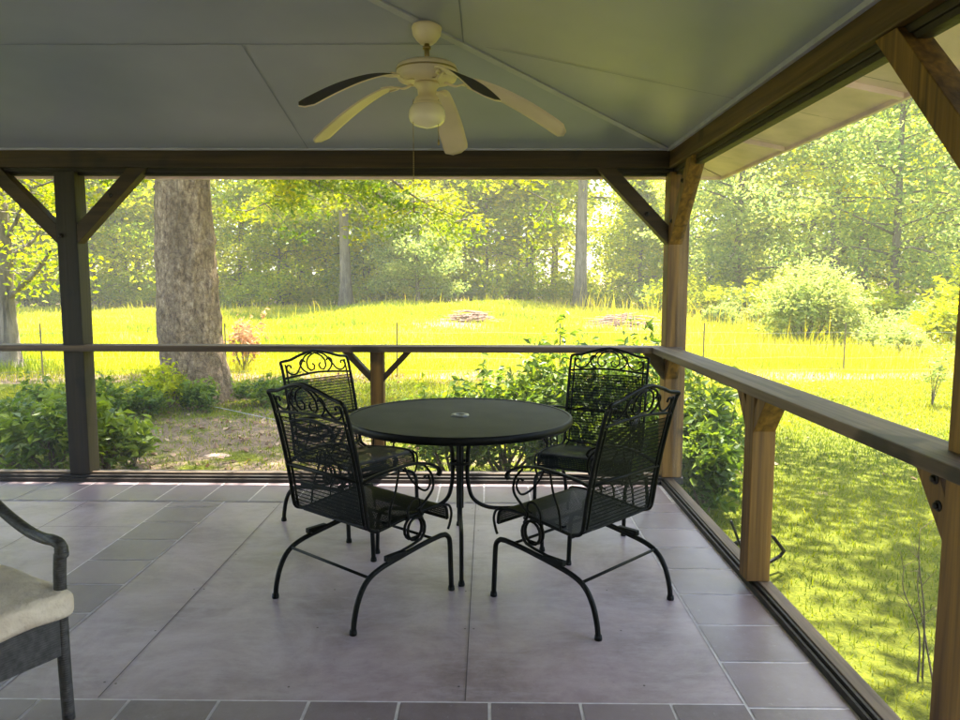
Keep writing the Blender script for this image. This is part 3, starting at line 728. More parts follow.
# tree on the far left with low side limbs
def left_tree():
    p = at(9, 371, Y=14.9); bx, by = p.x, 14.9; bz = float(gz(bx, by))-0.05
    root = empty('garden_tree', (bx, by, bz), 0, 'medium tree at the far left edge with low forked limbs reaching right', 'tree')
    tk = MB()
    def loc(u, v, Y=14.9): q = at(u, v, Y=Y); return Vector((q.x-bx, q.y-by, q.z-bz))
    T = [(0, 0, 0), loc(8, 340), loc(5, 300), loc(4, 260), loc(1, 215), loc(-4, 170), loc(-6, 110), loc(-2, 40), loc(2, -20)]
    tk.tube(crom(T, 5), [0.36, .3, .26, .235, .22, .21, .2, .19, .185]+[.18]*2+list(np.linspace(.18, .04, 30)), 14)
    br = [([loc(8, 298), loc(22, 285, 14.7), loc(38, 270, 14.5), loc(52, 248, 14.3)], .085), ([loc(6, 262), loc(18, 252, 15), loc(36, 238, 15.2), loc(47, 214, 15.3)], .06),
          ([loc(4, 240), loc(16, 222, 14.8), loc(24, 200, 14.8), loc(40, 180, 14.8)], .05), ([loc(2, 225), loc(-20, 200), loc(-50, 180), loc(-90, 150)], .06),
          ([loc(0, 190), loc(25, 170, 14), loc(60, 160, 13.6), loc(100, 165, 13.4)], .06), ([loc(-4, 150), loc(30, 120, 15), loc(70, 100, 15.5), loc(120, 110, 16)], .06),
          ([loc(-4, 100), loc(-40, 80, 15), loc(-90, 60, 15), loc(-140, 70, 15)], .06), ([loc(0, 60), loc(30, 30, 14), loc(60, 0, 13), loc(80, -10, 12)], .06)]
    cl = []; tn = []; rd = random.Random(5)
    for P, r0 in br:
        Q = crom(P, 5); tk.tube(Q, [r0*(1-.8*i/len(Q)) for i in range(len(Q))], 7)
        for q in range(12):
            pp = Q[rd.randrange(len(Q)//3, len(Q))]; d = Vector((rd.gauss(0, 1), rd.gauss(0, 1), rd.gauss(0.1, .5))).normalized(); tip = pp+d*rd.uniform(.3, 1.1)
            tk.tube([pp, tip], [.014, .004], 4, cap=False); m_ = 34; t0 = rd.uniform(.3, .9)
            cl.append(np.array(tip)+rng.normal(size=(m_, 3))*np.array([.25, .3, .16])); tn.append(np.clip(rng.normal(t0, .2, m_), 0, 1))
    tk.build('trunk', bark_far, root)
    leaves_obj('crown', np.concatenate(cl), 0.12, leaf_yel, root, np.concatenate(tn), aspect=.5)
left_tree()
o = make_tree('shade_tree', 12.5, 5.3, .38, .26, leaf_mid, bark_far, 77, 40, 105, .13, .62, loc=(5.9, 6.5)); tag(o, 'spreading tree standing on the lawn outside the right edge of the view', 'tree')

# ------------------------------------------------------------------ the wood beyond the field
# single trees one can tell apart
def gx(u, Y): return at(u, 300, Y=Y).x
def seen(name, u, Y, label, cat='tree', **kw):
    o = make_tree(name, loc=(gx(u, Y), Y), **kw); tag(o, label, cat); return o
seen('oak_tree', 346, 36, 'tall tree with a bare grey trunk in its own shade at the field edge', h=15, rad=5.4, base=.34, trunk_r=.28, mat=leaf_yel, bmat=bark_far, seed=11, nlimb=40, clump=210, size=.2, spread=1.0)
seen('young_tree', 418, 35, 'small rounded pale green tree in front of the wood, right of the bare grey trunk', h=5.4, rad=2.3, base=.14, trunk_r=.09, mat=leaf_pale, bmat=bark_dk, seed=12, nlimb=38, clump=150, size=.13, spread=.55, droop=.02)
seen('forest_tree', 470, 42, 'slim dark-trunked tree at the wood edge behind the small rounded pale tree', h=16, rad=4, base=.4, trunk_r=.26, mat=leaf_mid, bmat=bark_dk, seed=13, nlimb=26, clump=80, size=.22, spread=1.0)
seen('forest_tree', 580, 37, 'tall straight pale grey trunk beside the bright gap of sky left of the corner post', h=17, rad=4.2, base=.42, trunk_r=.31, mat=leaf_yel, bmat=bark_far, seed=14, nlimb=22, clump=70, size=.22, spread=.95)
seen('forest_tree', 531, 43, 'thin double-stemmed tree midway between the dark trunk and the pale trunk', h=14, rad=3.5, base=.34, trunk_r=.14, mat=leaf_mid, bmat=bark_dk, seed=15, nlimb=26, clump=80, size=.22, spread=.9)
seen('forest_tree', 300, 43, 'slender dark trunk in the wood between the huge trunk and the bare grey trunk', h=16, rad=4, base=.3, trunk_r=.2, mat=leaf_mid, bmat=bark_dk, seed=16, nlimb=28, clump=85, size=.22, spread=1.0)
seen('forest_tree', 833, 33, 'tall dark-trunked tree rising right behind the big rounded bush', h=17, rad=4.5, base=.3, trunk_r=.24, mat=leaf_mid, bmat=bark_dk, seed=17, nlimb=32, clump=95, size=.2, spread=1.0)
seen('forest_tree', 893, 27, 'broad pale-leaved tree with a short dark trunk near the right edge of the view', h=12, rad=4.4, base=.2, trunk_r=.16, mat=leaf_blue, bmat=bark_dk, seed=18, nlimb=36, clump=110, size=.16, spread=.85)
seen('forest_tree', 640, 39, 'leafy tree reaching low down just left of the corner post', h=7.5, rad=2.3, base=.12, trunk_r=.12, mat=leaf_mid, bmat=bark_dk, seed=19, nlimb=34, clump=90, size=.17, spread=.7)
seen('forest_tree', 735, 36, 'dense dark green tree with foliage down to the grass right of the corner post', h=13, rad=4.2, base=.06, trunk_r=.2, mat=leaf_blue, bmat=bark_dk, seed=20, nlimb=44, clump=120, size=.19, spread=.9)
# prototypes for the rest of the wood edge
pr = [make_tree('woodland_tree', 16, 4.6, .22, .24, leaf_mid, bark_dk, 31, 34, 55, .24, 1.0),
      make_tree('woodland_tree', 13, 4.2, .1, .18, leaf_blue, bark_dk, 32, 38, 58, .22, .95),
      make_tree('woodland_tree', 18, 4.8, .34, .28, leaf_yel, bark_far, 33, 30, 56, .24, 1.0),
      make_tree('woodland_tree', 8, 3.2, .06, .1, leaf_yel, bark_dk, 34, 34, 52, .19, .8)]
spots = []
rd = random.Random(21)
xx_ = -44.0
while xx_ < 46:
    spots.append((xx_+rd.uniform(-1, 1), 43.5+rd.uniform(-1.5, 3.5))); xx_ += 3.1
xx_ = -46.0
while xx_ < 50:
    spots.append((xx_+rd.uniform(-1, 1), 51+rd.uniform(-2, 4))); xx_ += 4.2
for x, y in ((24, 38), (26, 33), (29, 36), (28, 28.5), (31, 31), (20, 40), (-26, 38), (-31, 35), (-22, 41), (24.5, 25), (33, 26), (22, 34.5)): spots.append((x, y))
kinds = ['mid green trees with thin dark trunks along the edge of the wood', 'bluish green trees leafy to the ground along the edge of the wood',
         'tall yellow-green trees with grey trunks along the edge of the wood', 'low yellow-green trees under the tall ones along the edge of the wood']
for x in np.arange(-30, 3, 2.3): spots.append((x, 41.5+rd.uniform(-1, 1.5), 3))
cnt = [0]*4
for i, (x, y, *kk) in enumerate(spots):
    k = rd.choice([0, 0, 1, 2, 2, 2, 3]) if x < 10 else rd.choice([0, 1, 1, 1, 3, 2])
    if -.8 < x-gx(604, y) < 1.1: continue            # keep the bright gap of sky
    if kk: k = kk[0]
    sc = rd.uniform(.85, 1.15)
    if cnt[k] == 0:
        o = pr[k]; o.location = (x, y, float(gz(x, y))-.06); o.rotation_euler = (0, 0, rd.uniform(0, 6)); o.scale = (sc,)*3; tag(o, kinds[k], 'tree', kinds[k])
    else: place(pr[k], x, y, rd.uniform(0, 6.28), sc, kinds[k], kinds[k])
    cnt[k] += 1
# far-off wood that reads as one mass
def far_woods():
    n = 56000
    x = rng.uniform(-62, 66, n); y = 58+rng.uniform(0, 9, n)+2*np.sin(x*.3)
    top = 12+3.0*np.sin(x*.37)+2.2*np.sin(x*.91+1)+1.2*np.sin(x*2.3)+rng.normal(0, .6, n)
    z = gz(x, y)+top*rng.random(n)**0.8
    keep = (np.sin(x*1.7+z*.8)+np.sin(z*1.3-x*.6+y)+rng.normal(0, .7, n)) > -0.9
    gap = np.abs(x-gx(604, 62))
    keep &= ~((gap/1.4)**2+((z-7.2)/3.2)**2 < 1+.3*rng.normal(size=n))
    P = np.stack([x, y, z], 1)[keep]
    t = np.clip(.5+.25*np.sin(P[:, 0]*.8+P[:, 2]*.5)+rng.normal(0, .18, len(P)), 0, 1)
    V, F = leaf_cloud(P, .5, aspect=.7)
    tag(np_mesh('far_woods', V, F, leaf_mid, None, np.repeat(t, 4)), kind='stuff')
far_woods()

# undergrowth at the foot of the wood: bushes
def make_bush(name, rad, h, mat, seed, n=4200, size=.09, loc=(0, 0), label=None, group=None, stems=9, tn=.5, zoff=0, lob=7, cat='bush', aspect=.5, droop=0.0):
    global rng
    keep = rng; rng = np.random.default_rng(seed); rd = random.Random(seed)
    root = empty(name, (loc[0], loc[1], float(gz(loc[0], loc[1]))-0.03+zoff), 0, label, cat, group)
    st = MB(); cl = []; tt = []
    for k in range(lob):
        a = k*2.4+rd.uniform(-.4, .4); f = math.sqrt((k+.5)/lob)
        c = np.array([math.cos(a)*rad*f*.72, math.sin(a)*rad*f*.72, h*(.78-.42*f*rd.uniform(.6, 1.1))])
        m_ = n//lob; d = rng.normal(size=(m_, 3)); d /= np.linalg.norm(d, axis=1)[:, None]
        rr_ = rng.random(m_)[:, None]**.6
        q = c+d*rr_*np.array([rad*.46, rad*.46, h*.34])*rd.uniform(.7, 1.3)+.05*rad*np.sin(d*9+k)
        cl.append(q); tt.append(np.clip(rng.normal(rd.uniform(tn-.2, tn+.2), .2, m_), 0, 1))
        st.tube([(rd.uniform(-.1, .1)*rad, rd.uniform(-.1, .1)*rad, 0), (c[0]*.5, c[1]*.5, c[2]*.45), tuple(c)], [.014*h+.004, .01*h+.003, .003], 5, cap=False)
        for s_i in range(6):
            e = q[rd.randrange(m_)]; st.tube([(c[0]*.6, c[1]*.6, c[2]*.6), tuple(e)], [.005, .002], 4, cap=False)
    cl = np.concatenate(cl); tt = np.concatenate(tt)
    # sprigs poking out of the outline
    for k in range(int(lob*4)):
        b = cl[rng.integers(len(cl))]; d = np.array([b[0]*.5, b[1]*.5, b[2]*.6+.1*h]); d /= np.linalg.norm(d)+1e-6
        m_ = 12; s_l = rd.uniform(.1, .28)*h
        q = b+d*np.linspace(0, s_l, m_)[:, None]+rng.normal(size=(m_, 3))*size*.35; cl = np.concatenate([cl, q]); tt = np.concatenate([tt, np.full(m_, .75)])
    ok = cl[:, 2] > .02; cl, tt = cl[ok], tt[ok]
    st.build('stem', twig_m, root); leaves_obj('foliage', cl, size, mat, root, tt, aspect=aspect, droop=droop)
    rng = keep
    return root
bA = make_bush('undergrowth_bush', 1.7, 1.9, leaf_mid, 51, 2600, .2, (0, 0)); bB = make_bush('undergrowth_bush', 1.5, 1.5, leaf_pale, 52, 2400, .17, (0, 0))
ub = [(x+rd.uniform(-.8, .8), 41.5+rd.uniform(-1.2, 2.0)) for x in np.arange(-38, 40, 2.3)]+[(gx(u, Y), Y) for u, Y in ((690, 33), (715, 31), (745, 30), (775, 29), (660, 36), (925, 21), (955, 19), (985, 22), (1010, 20), (880, 25))]
for i, (x, y) in enumerate(ub):
    src = bA if rd.random() < .55 else bB
    lab = 'mid green bushes at the foot of the wood' if src is bA else 'pale green bushes at the foot of the wood'
    used = src.get('label') is not None; sc = rd.uniform(.6, 1.15)
    o = copy_tree(src) if used else src
    o.location = (x, y, float(gz(x, y))-.08); o.rotation_euler = (0, 0, rd.uniform(0, 6)); o.scale = (sc,)*3; tag(o, lab, 'bush', lab)

# bushes one can tell apart
make_bush('round_bush', 1.42, 2.25, leaf_pale, 61, 15000, .1, (gx(808, 19.5), 19.5), 'big rounded pale green bush standing alone in the tall grass right of the corner post', lob=14, tn=.6)
make_bush('low_bush', 0.95, 0.9, leaf_pale, 62, 5000, .09, (gx(888, 18.2), 18.2), 'low spreading pale bush right of the big rounded bush', lob=8)
make_bush('low_bush', 0.6, 0.7, leaf_pale, 63, 3000, .09, (gx(905, 16.8), 16.8), 'small pale bush in front of the low spreading bush by the fence', lob=6)
make_bush('low_bush', 0.7, 0.9, leaf_pale, 64, 3000, .1, (gx(705, 29), 27), 'greyish low bush at the end of the field just right of the corner post', lob=6)

# shrubs against the porch
sh = [(452, 6.3, .44, .92, 'leftmost large-leaved shrub of the row outside the front railing'), (505, 6.5, .55, 1.02, 'tall large-leaved shrub outside the front railing behind the table'),
      (560, 6.3, .55, 1.36, 'highest large-leaved shrub outside the front railing, its top above the handrail'), (628, 6.4, .55, 1.42, 'large-leaved shrub behind the right-hand back chair'),
      (594, 5.85, .36, .78, 'lower shrub in front of the taller ones, close under the front handrail'), (652, 5.95, .28, .9, 'small shrub tucked against the corner post outside the screen')]
for i, (u, Y, r_, h_, lab) in enumerate(sh):
    make_bush('leafy_shrub', r_, h_, leaf_shrub, 70+i, int(2700*r_/.5), .078, (at(u, 400, Y=Y).x, Y), lab, 'shrubs outside the screened porch', cat='shrub', aspect=.42, tn=.55, lob=9)
for i, (x, y, r_, h_, lab) in enumerate(((1.80, 6.0, .38, 1.02, 'leafy shrub just outside the corner post, seen under the side handrail'), (1.66, 5.5, .27, .72, 'low leafy shrub at the foot of the side sill next to the corner post'))):
    make_bush('leafy_shrub', r_, h_, leaf_shrub, 80+i, 1300, .085, (x, y), lab, 'shrubs outside the screened porch', cat='shrub', aspect=.45, tn=.45, lob=8)
lf = [(12, 6.9, .5, .62, 'large-leaved plant at the far left behind the railing'), (48, 6.6, .42, .70, 'large-leaved plant left of the left-hand post'),
      (102, 6.5, .26, .66, 'leggy large-leaved plant just right of the left-hand post'), (128, 6.7, .25, .52, 'small large-leaved plant between the left-hand post and the huge trunk'),
      (30, 8.4, .5, .6, 'bushy plant in the second row at the far left'), (92, 9.2, .5, .55, 'bushy plant in the second row behind the left-hand post')]
for i, (u, Y, r_, h_, lab) in enumerate(lf):
    make_bush('leafy_shrub', r_, h_, leaf_shrub, 90+i, int(800*r_/.4), .10 if Y < 8 else .085, (at(u, 420, Y=Y).x, Y), lab, 'plants left of the big tree', cat='shrub', aspect=.45, tn=.55, lob=7)
gc = [(165, 10.15, .38, .62, 'low dark plant growing at the left foot of the huge trunk'), (200, 10.0, .32, .42, 'low plant growing in front of the huge trunk'),
      (262, 10.4, .42, .42, 'bright low plant right of the huge trunk'), (290, 10.9, .36, .4, 'low plant right of the huge trunk, behind the left-hand chairs'), (140, 9.6, .35, .4, 'low plant left of the huge trunk among dead leaves')]
for i, (u, Y, r_, h_, lab) in enumerate(gc):
    make_bush('ground_plant', r_, h_, leaf_shrub if i != 0 else leaf_mid, 100+i, 700, .085, (at(u, 400, Y=Y).x, Y), lab, 'low plants round the huge trunk', cat='plant', aspect=.4, lob=6)
make_bush('reddish_shrub', .42, 1.05, leaf_red, 110, 420, .1, (at(244, 350, Y=14.6).x, 14.6), 'thin shrub with pinkish red leaves just right of the huge trunk', cat='shrub', lob=9, aspect=.35)

def twiggy(name, loc, h, n, label, cat, leaves=0, spread=.35, seed=1, mat=leaf_pale, r=.012, lsz=.06):
    rd = random.Random(seed); root = empty(name, (loc[0], loc[1], float(gz(*loc))-.02), 0, label, cat)
    st = MB(); cl = []
    for k in range(n):
        a = rd.uniform(0, 6.28); f = rd.uniform(.3, 1)*spread; hh = h*rd.uniform(.6, 1)
        P = crom([(0, 0, 0) if leaves else (rd.uniform(-.05, .05), rd.uniform(-.05, .05), 0), (math.cos(a)*f*.3, math.sin(a)*f*.3, hh*.45), (math.cos(a)*f*.7+rd.uniform(-.04, .04), math.sin(a)*f*.7, hh*.8), (math.cos(a)*f, math.sin(a)*f, hh)], 4)
        st.tube(P, [r*(1-.85*i/len(P)) for i in range(len(P))], 5)
        for q in range(5):
            p = P[rd.randrange(4, len(P))]; e = p+Vector((rd.uniform(-.12, .12), rd.uniform(-.12, .12), rd.uniform(.02, .16)))*h*.8; st.tube([p, e], [r*.3, .0012], 4, cap=False); cl.append(np.array(e)+rng.normal(size=(max(leaves, 1), 3))*.06*h)
    st.build('stem', twig_m, root)
    if leaves: leaves_obj('foliage', np.concatenate(cl), lsz, mat, root)
    return root
twiggy('sapling', (at(932, 400, Y=10.6).x, 10.6), 1.0, 5, 'thin pale sapling standing alone on the lawn at the right', 'sapling', 16, .30, 4, leaf_pale, .007, .055)
twiggy('bare_shoots', (2.02, 2.75), 1.0, 5, 'thin bare brown shoots growing beside the porch at the lower right', 'plant', 0, .16, 6, r=.006)
twiggy('bare_shoots', (1.95, 3.15), .8, 3, 'few dry stems on the lawn just left of the near post', 'plant', 0, .12, 8, r=.005)

# ------------------------------------------------------------------ grass
def blades(n, xr, yr, hmean, w, mask, mat, name, lean=.35, tip=0, yexp=1.0, tmod=None):
    x = rng.uniform(*xr, n); y = yr[0]+(yr[1]-yr[0])*rng.random(n)**yexp
    ok = mask(x, y); x, y = x[ok], y[ok]; n = len(x); z = gz(x, y)-.01
    h = hmean(x, y)*(1+.35*rng.normal(size=n)).clip(.3, 2); a = rng.uniform(0, 2*np.pi, n)
    ww = w(y) if callable(w) else w
    la = rng.uniform(0, 2*np.pi, n); ll = h*lean*rng.random(n)
    b1 = np.stack([x-np.cos(a)*ww, y-np.sin(a)*ww, z], 1); b2 = np.stack([x+np.cos(a)*ww, y+np.sin(a)*ww, z], 1)
    m1 = np.stack([x+np.cos(la)*ll*.35, y+np.sin(la)*ll*.35, z+h*.6], 1)
    mA = m1-np.stack([np.cos(a)*ww, np.sin(a)*ww, 0*a], 1)*.7; mB = m1+np.stack([np.cos(a)*ww, np.sin(a)*ww, 0*a], 1)*.7
    t = np.stack([x+np.cos(la)*ll, y+np.sin(la)*ll, z+h], 1)
    V = np.stack([b1, b2, mB, mA, t], 1).reshape(-1, 3); k = np.arange(n)*5
    F = np.concatenate([np.stack([k, k+1, k+2], 1), np.stack([k, k+2, k+3], 1), np.stack([k+3, k+2, k+4], 1)])
    tn = np.clip(.5+.26*np.sin(x*.55+1.9*np.sin(y*.43))*np.sin(y*.5+.3*x)+.17*np.sin(y*1.7+x*.9+2*np.sin(x*.6))+rng.normal(0, .2, n), 0, 1)
    if tmod is not None: tn = np.clip(tn+tmod(x, y), 0, 1)
    tag(np_mesh(name, V, F, mat, None, np.repeat(tn, 5)), kind='stuff')
infr = lambda x, y: (x > -0.72*y-1.5) & (x < 0.72*y+2.0)
fence_y = lambda x: 13.7+.05*x
blades(330000, (-30, 32), (13.6, 43), lambda x, y: .17+.16*((x > 3) & (y < 22))+.04*np.sin(x), lambda y: .005+.0009*(y-13), lambda x, y: infr(x, y) & (y > fence_y(x)+.45) & (rng.random(len(x)) > soil_mask(x, y)*.9), grass_m, 'field_grass', .6, yexp=1.4)
blades(7000, (-24, 26), (14, 42), lambda x, y: .42+.3*(x > 4), lambda y: .006+.0008*(y-13), lambda x, y: infr(x, y) & (y > fence_y(x)+.8) & (rng.random(len(x)) < .35+.4*(x > 3)+.3*(y > 34)), weed_m, 'tall_weeds', .5, yexp=1.1)
def near_mask(x, y):
    return infr(x, y) & ((x > XS+.22) | (y > YF+.22)) & (y < fence_y(x)-.3) & (rng.random(len(x)) > soil_mask(x, y)*1.15-.02)
blades(230000, (-8, 12), (2.2, 13.6), lambda x, y: .035+.004*y*.3, lambda y: .0022+.0004*y, near_mask, lawn_m, 'lawn_grass', 1.1, yexp=.95, tmod=lambda x, y: .12*np.clip(y-8.5, -1, 1))
blades(14000, (-12, 14), (12.8, 15.2), lambda x, y: .14+.05*np.sin(x*3), .006, lambda x, y: infr(x, y) & (np.abs(y-fence_y(x)) < .75), weed_m, 'fence_line_weeds', .8)
# dead leaves on the soil
n = 6500; x = rng.uniform(-7, 6.5, n); y = rng.uniform(3.4, 14.4, n); ok = (rng.random(n) < soil_mask(x, y)*1.3+.03) & infr(x, y) & ((y > 6.5) | ((x < XS) & (y > YF+.3))); x, y = x[ok], y[ok]
P = np.stack([x, y, gz(x, y)+.012], 1); V, F = leaf_cloud(P, .075, up=3.5, aspect=.55)
V[:, 2] = np.maximum(V[:, 2], gz(V[:, 0], V[:, 1])+.004)
tag(np_mesh('dead_leaves', V, F, litter_m, None, np.repeat(rng.random(len(P)), 4)), kind='stuff')

# stones among the plants, brush pile and fence
def stone(loc, s, seed, label, mat):
    g = np.random.default_rng(seed); m_ = MB(); seg = 12; prof = []
    vs = []; fs = []
    ks = g.normal(size=(6, 12))*.07
    for i in range(6):
        t = i/5*math.pi/2
        for k in range(seg):
            a = 2*math.pi*k/seg; r_ = math.cos(t)*(1+ks[i, k])+.001; vs.append((r_*math.cos(a)*s[0], r_*math.sin(a)*s[1], (math.sin(t)*(1+ks[i, (k*5) % 12]*.5)-.25)*s[2]))
    m_.add(vs, [(i*seg+k, i*seg+(k+1) % seg, (i+1)*seg+(k+1) % seg, (i+1)*seg+k) for i in range(5) for k in range(seg)], False)
    o = m_.build('stone', mat); o.location = (loc[0], loc[1], float(gz(*loc))); tag(o, label, 'stone')
stm = plain('pale_stone', (0.34, 0.34, 0.36), .85, 0, 12, .3, .4); stb = plain('tan_stone', (0.42, 0.3, 0.22), .85, 0, 12, .25, .4)
q = at(24, 428, Z=-.33); stone((q.x, q.y), (.32, .16, .14), 1, 'long pale grey stone among the plants at the far left', stm)
q = at(105, 419, Z=-.33); stone((q.x, q.y), (.2, .12, .12), 2, 'pale grey stone right of the left-hand post', stm)
q = at(143, 425, Z=-.33); stone((q.x, q.y), (.1, .09, .13), 3, 'small tan stone between the left-hand post and the huge trunk', stb)
q = at(217, 454, Z=-.33); stone((q.x, q.y), (.15, .08, .03), 4, 'flat tan stone on the soil in front of the huge trunk', stb)

def brush_pile(u, Y, w, h, label, seed):
    rd = random.Random(seed); c = at(u, 320, Y=Y); m_ = MB()
    for k in range(90):
        a = rd.uniform(-.6, .6)+(math.pi if rd.random() < .5 else 0); L_ = rd.uniform(.4, 1.2); x = rd.gauss(0, w/2.6); y = rd.uniform(-.5, .5)
        z = abs(rd.gauss(0, h/2.2))*math.exp(-(x/w)**2*2)
        m_.tube([(x-math.cos(a)*L_/2, y-math.sin(a)*L_/2, z), (x, y, z+rd.uniform(0, .08)), (x+math.cos(a)*L_/2, y+math.sin(a)*L_/2, z+rd.uniform(-.08, .12))], [.022, .016, .008], 5, cap=False)
    o = m_.build('brush_pile', plain('dry_branches_'+str(seed), (0.24, 0.15, 0.10), .9, 0, 8, .3)); o.location = (c.x, Y, float(gz(c.x, Y))); tag(o, label, 'brush pile')
brush_pile(622, 26, 1.5, .5, 'pile of dry pinkish branches in the field just left of the corner post', 1)
brush_pile(470, 26, 1.0, .32, 'low patch of dry branches in the middle of the field', 2)

def fence():
    root = empty('wire_fence', (0, 13.7, -.35), 0, 'thin wire fence on rusty metal stakes between the lawn and the tall grass', 'fence')
    wires = MB(); xs = np.linspace(-11, 13, 60)
    for hh in (.12, .35, .6, .82):
        wires.tube([(x, .05*x, float(gz(x, fence_y(x)))+.35+hh+.012*math.sin(x*3+hh*9)) for x in xs], .0022, 4, cap=False)
    for x in np.arange(-11, 13, .33): 
        z = float(gz(x, fence_y(x)))+.35; wires.tube([(x, .05*x, z+.12), (x+.01, .05*x, z+.82)], .0016, 4, cap=False)
    wires.build('wire', plain('galvanised_wire', (.16, .15, .12), .6, .3), root)
    sm_ = plain('rusty_stake', (.16, .12, .07), .8, .2)
    for u in (-160, 56, 231, 398, 560, 706, 852, 1010):
        x = at(u, 350, Y=13.75).x; z = float(gz(x, fence_y(x)))+.33
        m_ = MB(); m_.box((x-.012, .05*x-.003, z), (x+.012, .05*x+.003, z+1.02)); m_.box((x-.003, .05*x+.004, z), (x+.003, .05*x+.022, z+1.02)); m_.build('stake', sm_, root)
fence()
# white cord tied round the foot of the trunk
c = MB(); P = [at(186, 402, Y=10.25), at(205, 405, Y=10.0), at(230, 410, Y=9.6), at(262, 417, Y=9.2), at(300, 424, Y=8.9)]
c.tube(crom(P, 6), .0045, 6); tag(c.build('cord', plain('white_cord', (.32, .32, .3), .6)), 'thin pale cord stretched low in front of the huge trunk', 'cord')

# ------------------------------------------------------------------ patio furniture
def scroll2(c, r0, r1, a0, a1, n=14):
    return [(c[0]+(r0+(r1-r0)*i/n)*math.cos(a0+(a1-a0)*i/n), c[1]+(r0+(r1-r0)*i/n)*math.sin(a0+(a1-a0)*i/n)) for i in range(n+1)]
def make_chair():
    root = empty('patio_chair', (0, 0, 0))
    # side profile (y, z) of seat + back, seat pan slightly dished
    BZ = lambda y: 0
    seat_p = [(.275, .335), (.268, .385), (.235, .408), (.15, .41), (.02, .40), (-.08, .388), (-.14, .382)]
    back_p = [(-.14, .382), (-.185, .40), (-.2, .45), (-.215, .55), (-.245, .70), (-.285, .86), (-.305, .92)]
    W = .25
    # base: one arched runner each side with two feet
    for s in (-1, 1):
        x = s*.267
        rn = crom([(x, -.292, .0), (x, -.285, .06), (x, -.262, .135), (x, -.22, .195), (x, -.15, .228), (x, -.02, .25), (x, .12, .268), (x, .215, .275)], 5)+crom([(x, .245, .272), (x, .268, .25), (x, .275, .21), (x, .28, .1), (x, .284, 0)], 4)
        lg = MB().tube(rn, .0115, 10).build('leg_frame', iron_m, root)
        for y in (-.292, .284): MB().lathe([(0, 0), (.015, 0), (.016, .006), (.014, .02), (.0, .021)], (x, y, 0), 12).build('foot', iron_m, lg)
        # spring: clamp, double coil, clamp under the seat
        sp = MB(); xs_ = x-s*.012
        P = [(xs_, -.10, .256), (xs_, -.02, .264), (xs_, .05, .275)]
        cy, cz, rr_ = .085, .335, .052
        for k in range(33):
            a = -math.pi/2+4*math.pi*k/32; P.append((xs_-s*.026*k/32*1.6, cy+rr_*math.cos(a)*.9, cz+rr_*math.sin(a)))
        P += [(xs_-s*.045, .13, .283), (xs_-s*.045, .152, .30), (xs_-s*.045, .155, .36), (xs_-s*.045, .13, .392), (xs_-s*.045, .04, .392), (xs_-s*.045, -.06, .385)]
        sp.tube(P, .0065, 8).build('spring', iron_m, root)
        MB().box((x-.013, -.115, .248), (x+.013, -.01, .272)).build('clamp', iron_m, root, .003); MB().box((x-s*.06-.012, -.07, .374), (x-s*.06+.012, .03, .396)).build('clamp', iron_m, root, .003)
    MB().tube([(-.267, -.205, .208), (.267, -.205, .208)], .0065, 8).build('crossbar', iron_m, root)
    MB().tube([(-.267, .17, .272), (.267, .17, .272)], .0065, 8).build('crossbar', iron_m, root)
    # seat frame
    sf = MB(); side = crom([(y, z) + (0,) for y, z in seat_p], 4)
    for s in (-1, 1): sf.tube([(s*W, p.x, p.y) for p in side], .0075, 8)
    sf.tube([(-W, .275, .335), (W, .275, .335)], .006, 8); sf.tube([(-W, .235, .400), (W, .235, .400)], .006, 8); sf.tube([(-W, -.14, .375), (W, -.14, .375)], .0065, 8); sf.tube([(-W, .02, .392), (W, .02, .392)], .006, 8)
    for s in (-1, 1):   # rolled corner drops
        sf.tube(crom([(s*W, .23, .408), (s*(W+.012), .272, .40), (s*(W+.014), .288, .36), (s*(W+.006), .285, .31), (s*W, .28, .285)], 4), .006, 8)
    sf.build('seat_frame', iron_m, root)
    # back frame: twin stiles, shaped top rail, rails, scrolls
    bf = MB(); bp = crom([(y, z, 0) for y, z in back_p], 4)
    def by(z):      # y of the back plane at height z
        zs = [p.y for p in bp]; ys = [p.x for p in bp]; return float(np.interp(z, zs, ys))
    for s in (-1, 1):
        for off, r_ in ((0, .0085), (.028, .005)):
            bf.tube([(s*(W-off), p.x, p.y) for p in bp], r_, 8)
    bf.tube(crom([(-W, by(.92), .92), (-W*.97, by(.92)-.01, .936), (-W*.72, -.311, .945), (-W*.42, -.318, .968), (0, -.323, .988), (W*.42, -.318, .968), (W*.72, -.311, .945), (W*.97, by(.92)-.01, .936), (W, by(.92), .92)], 5), .0085, 8)
    bf.tube(crom([(-W, by(.84), .842), (-W*.5, by(.85), .853), (0, by(.86), .86), (W*.5, by(.85), .853), (W, by(.84), .842)], 4), .0065, 8)
    bf.tube([(-W, by(.60), .60), (W, by(.60), .60)], .0055, 8)
    bf.tube(crom([(-W, by(.42), .425), (-W*.8, by(.40), .402), (0, by(.395), .395), (W*.8, by(.40), .402), (W, by(.42), .425)], 4), .0065, 8)
    bfo = bf.build('back_frame', iron_m, root)
    scs = MB()
    def put(P): scs.tube([(x, -.298-(z-.9)*.3+.002, z) for x, z in P], .0052, 7)
    for s in (-1, 1):
        # inner C scroll beside the middle, wave to the outer lower corner with a curl
        c = (s*.052, .905); put([(c[0]+s*q[0], q[1]+c[1]) for q in [(-.05, .068), (-.028, .062), (.0, .045), (.018, .018), (.016, -.014), (-.004, -.032), (-.028, -.026), (-.036, -.004), (-.022, .008)]])
        P = crom([(s*.02, .978, 0), (s*.075, .958, 0), (s*.115, .91, 0), (s*.15, .868, 0), (s*.19, .862, 0), (s*.218, .885, 0), (s*.212, .912, 0), (s*.19, .912, 0), (s*.187, .897, 0)], 4)
        put([(p.x, p.y) for p in P])
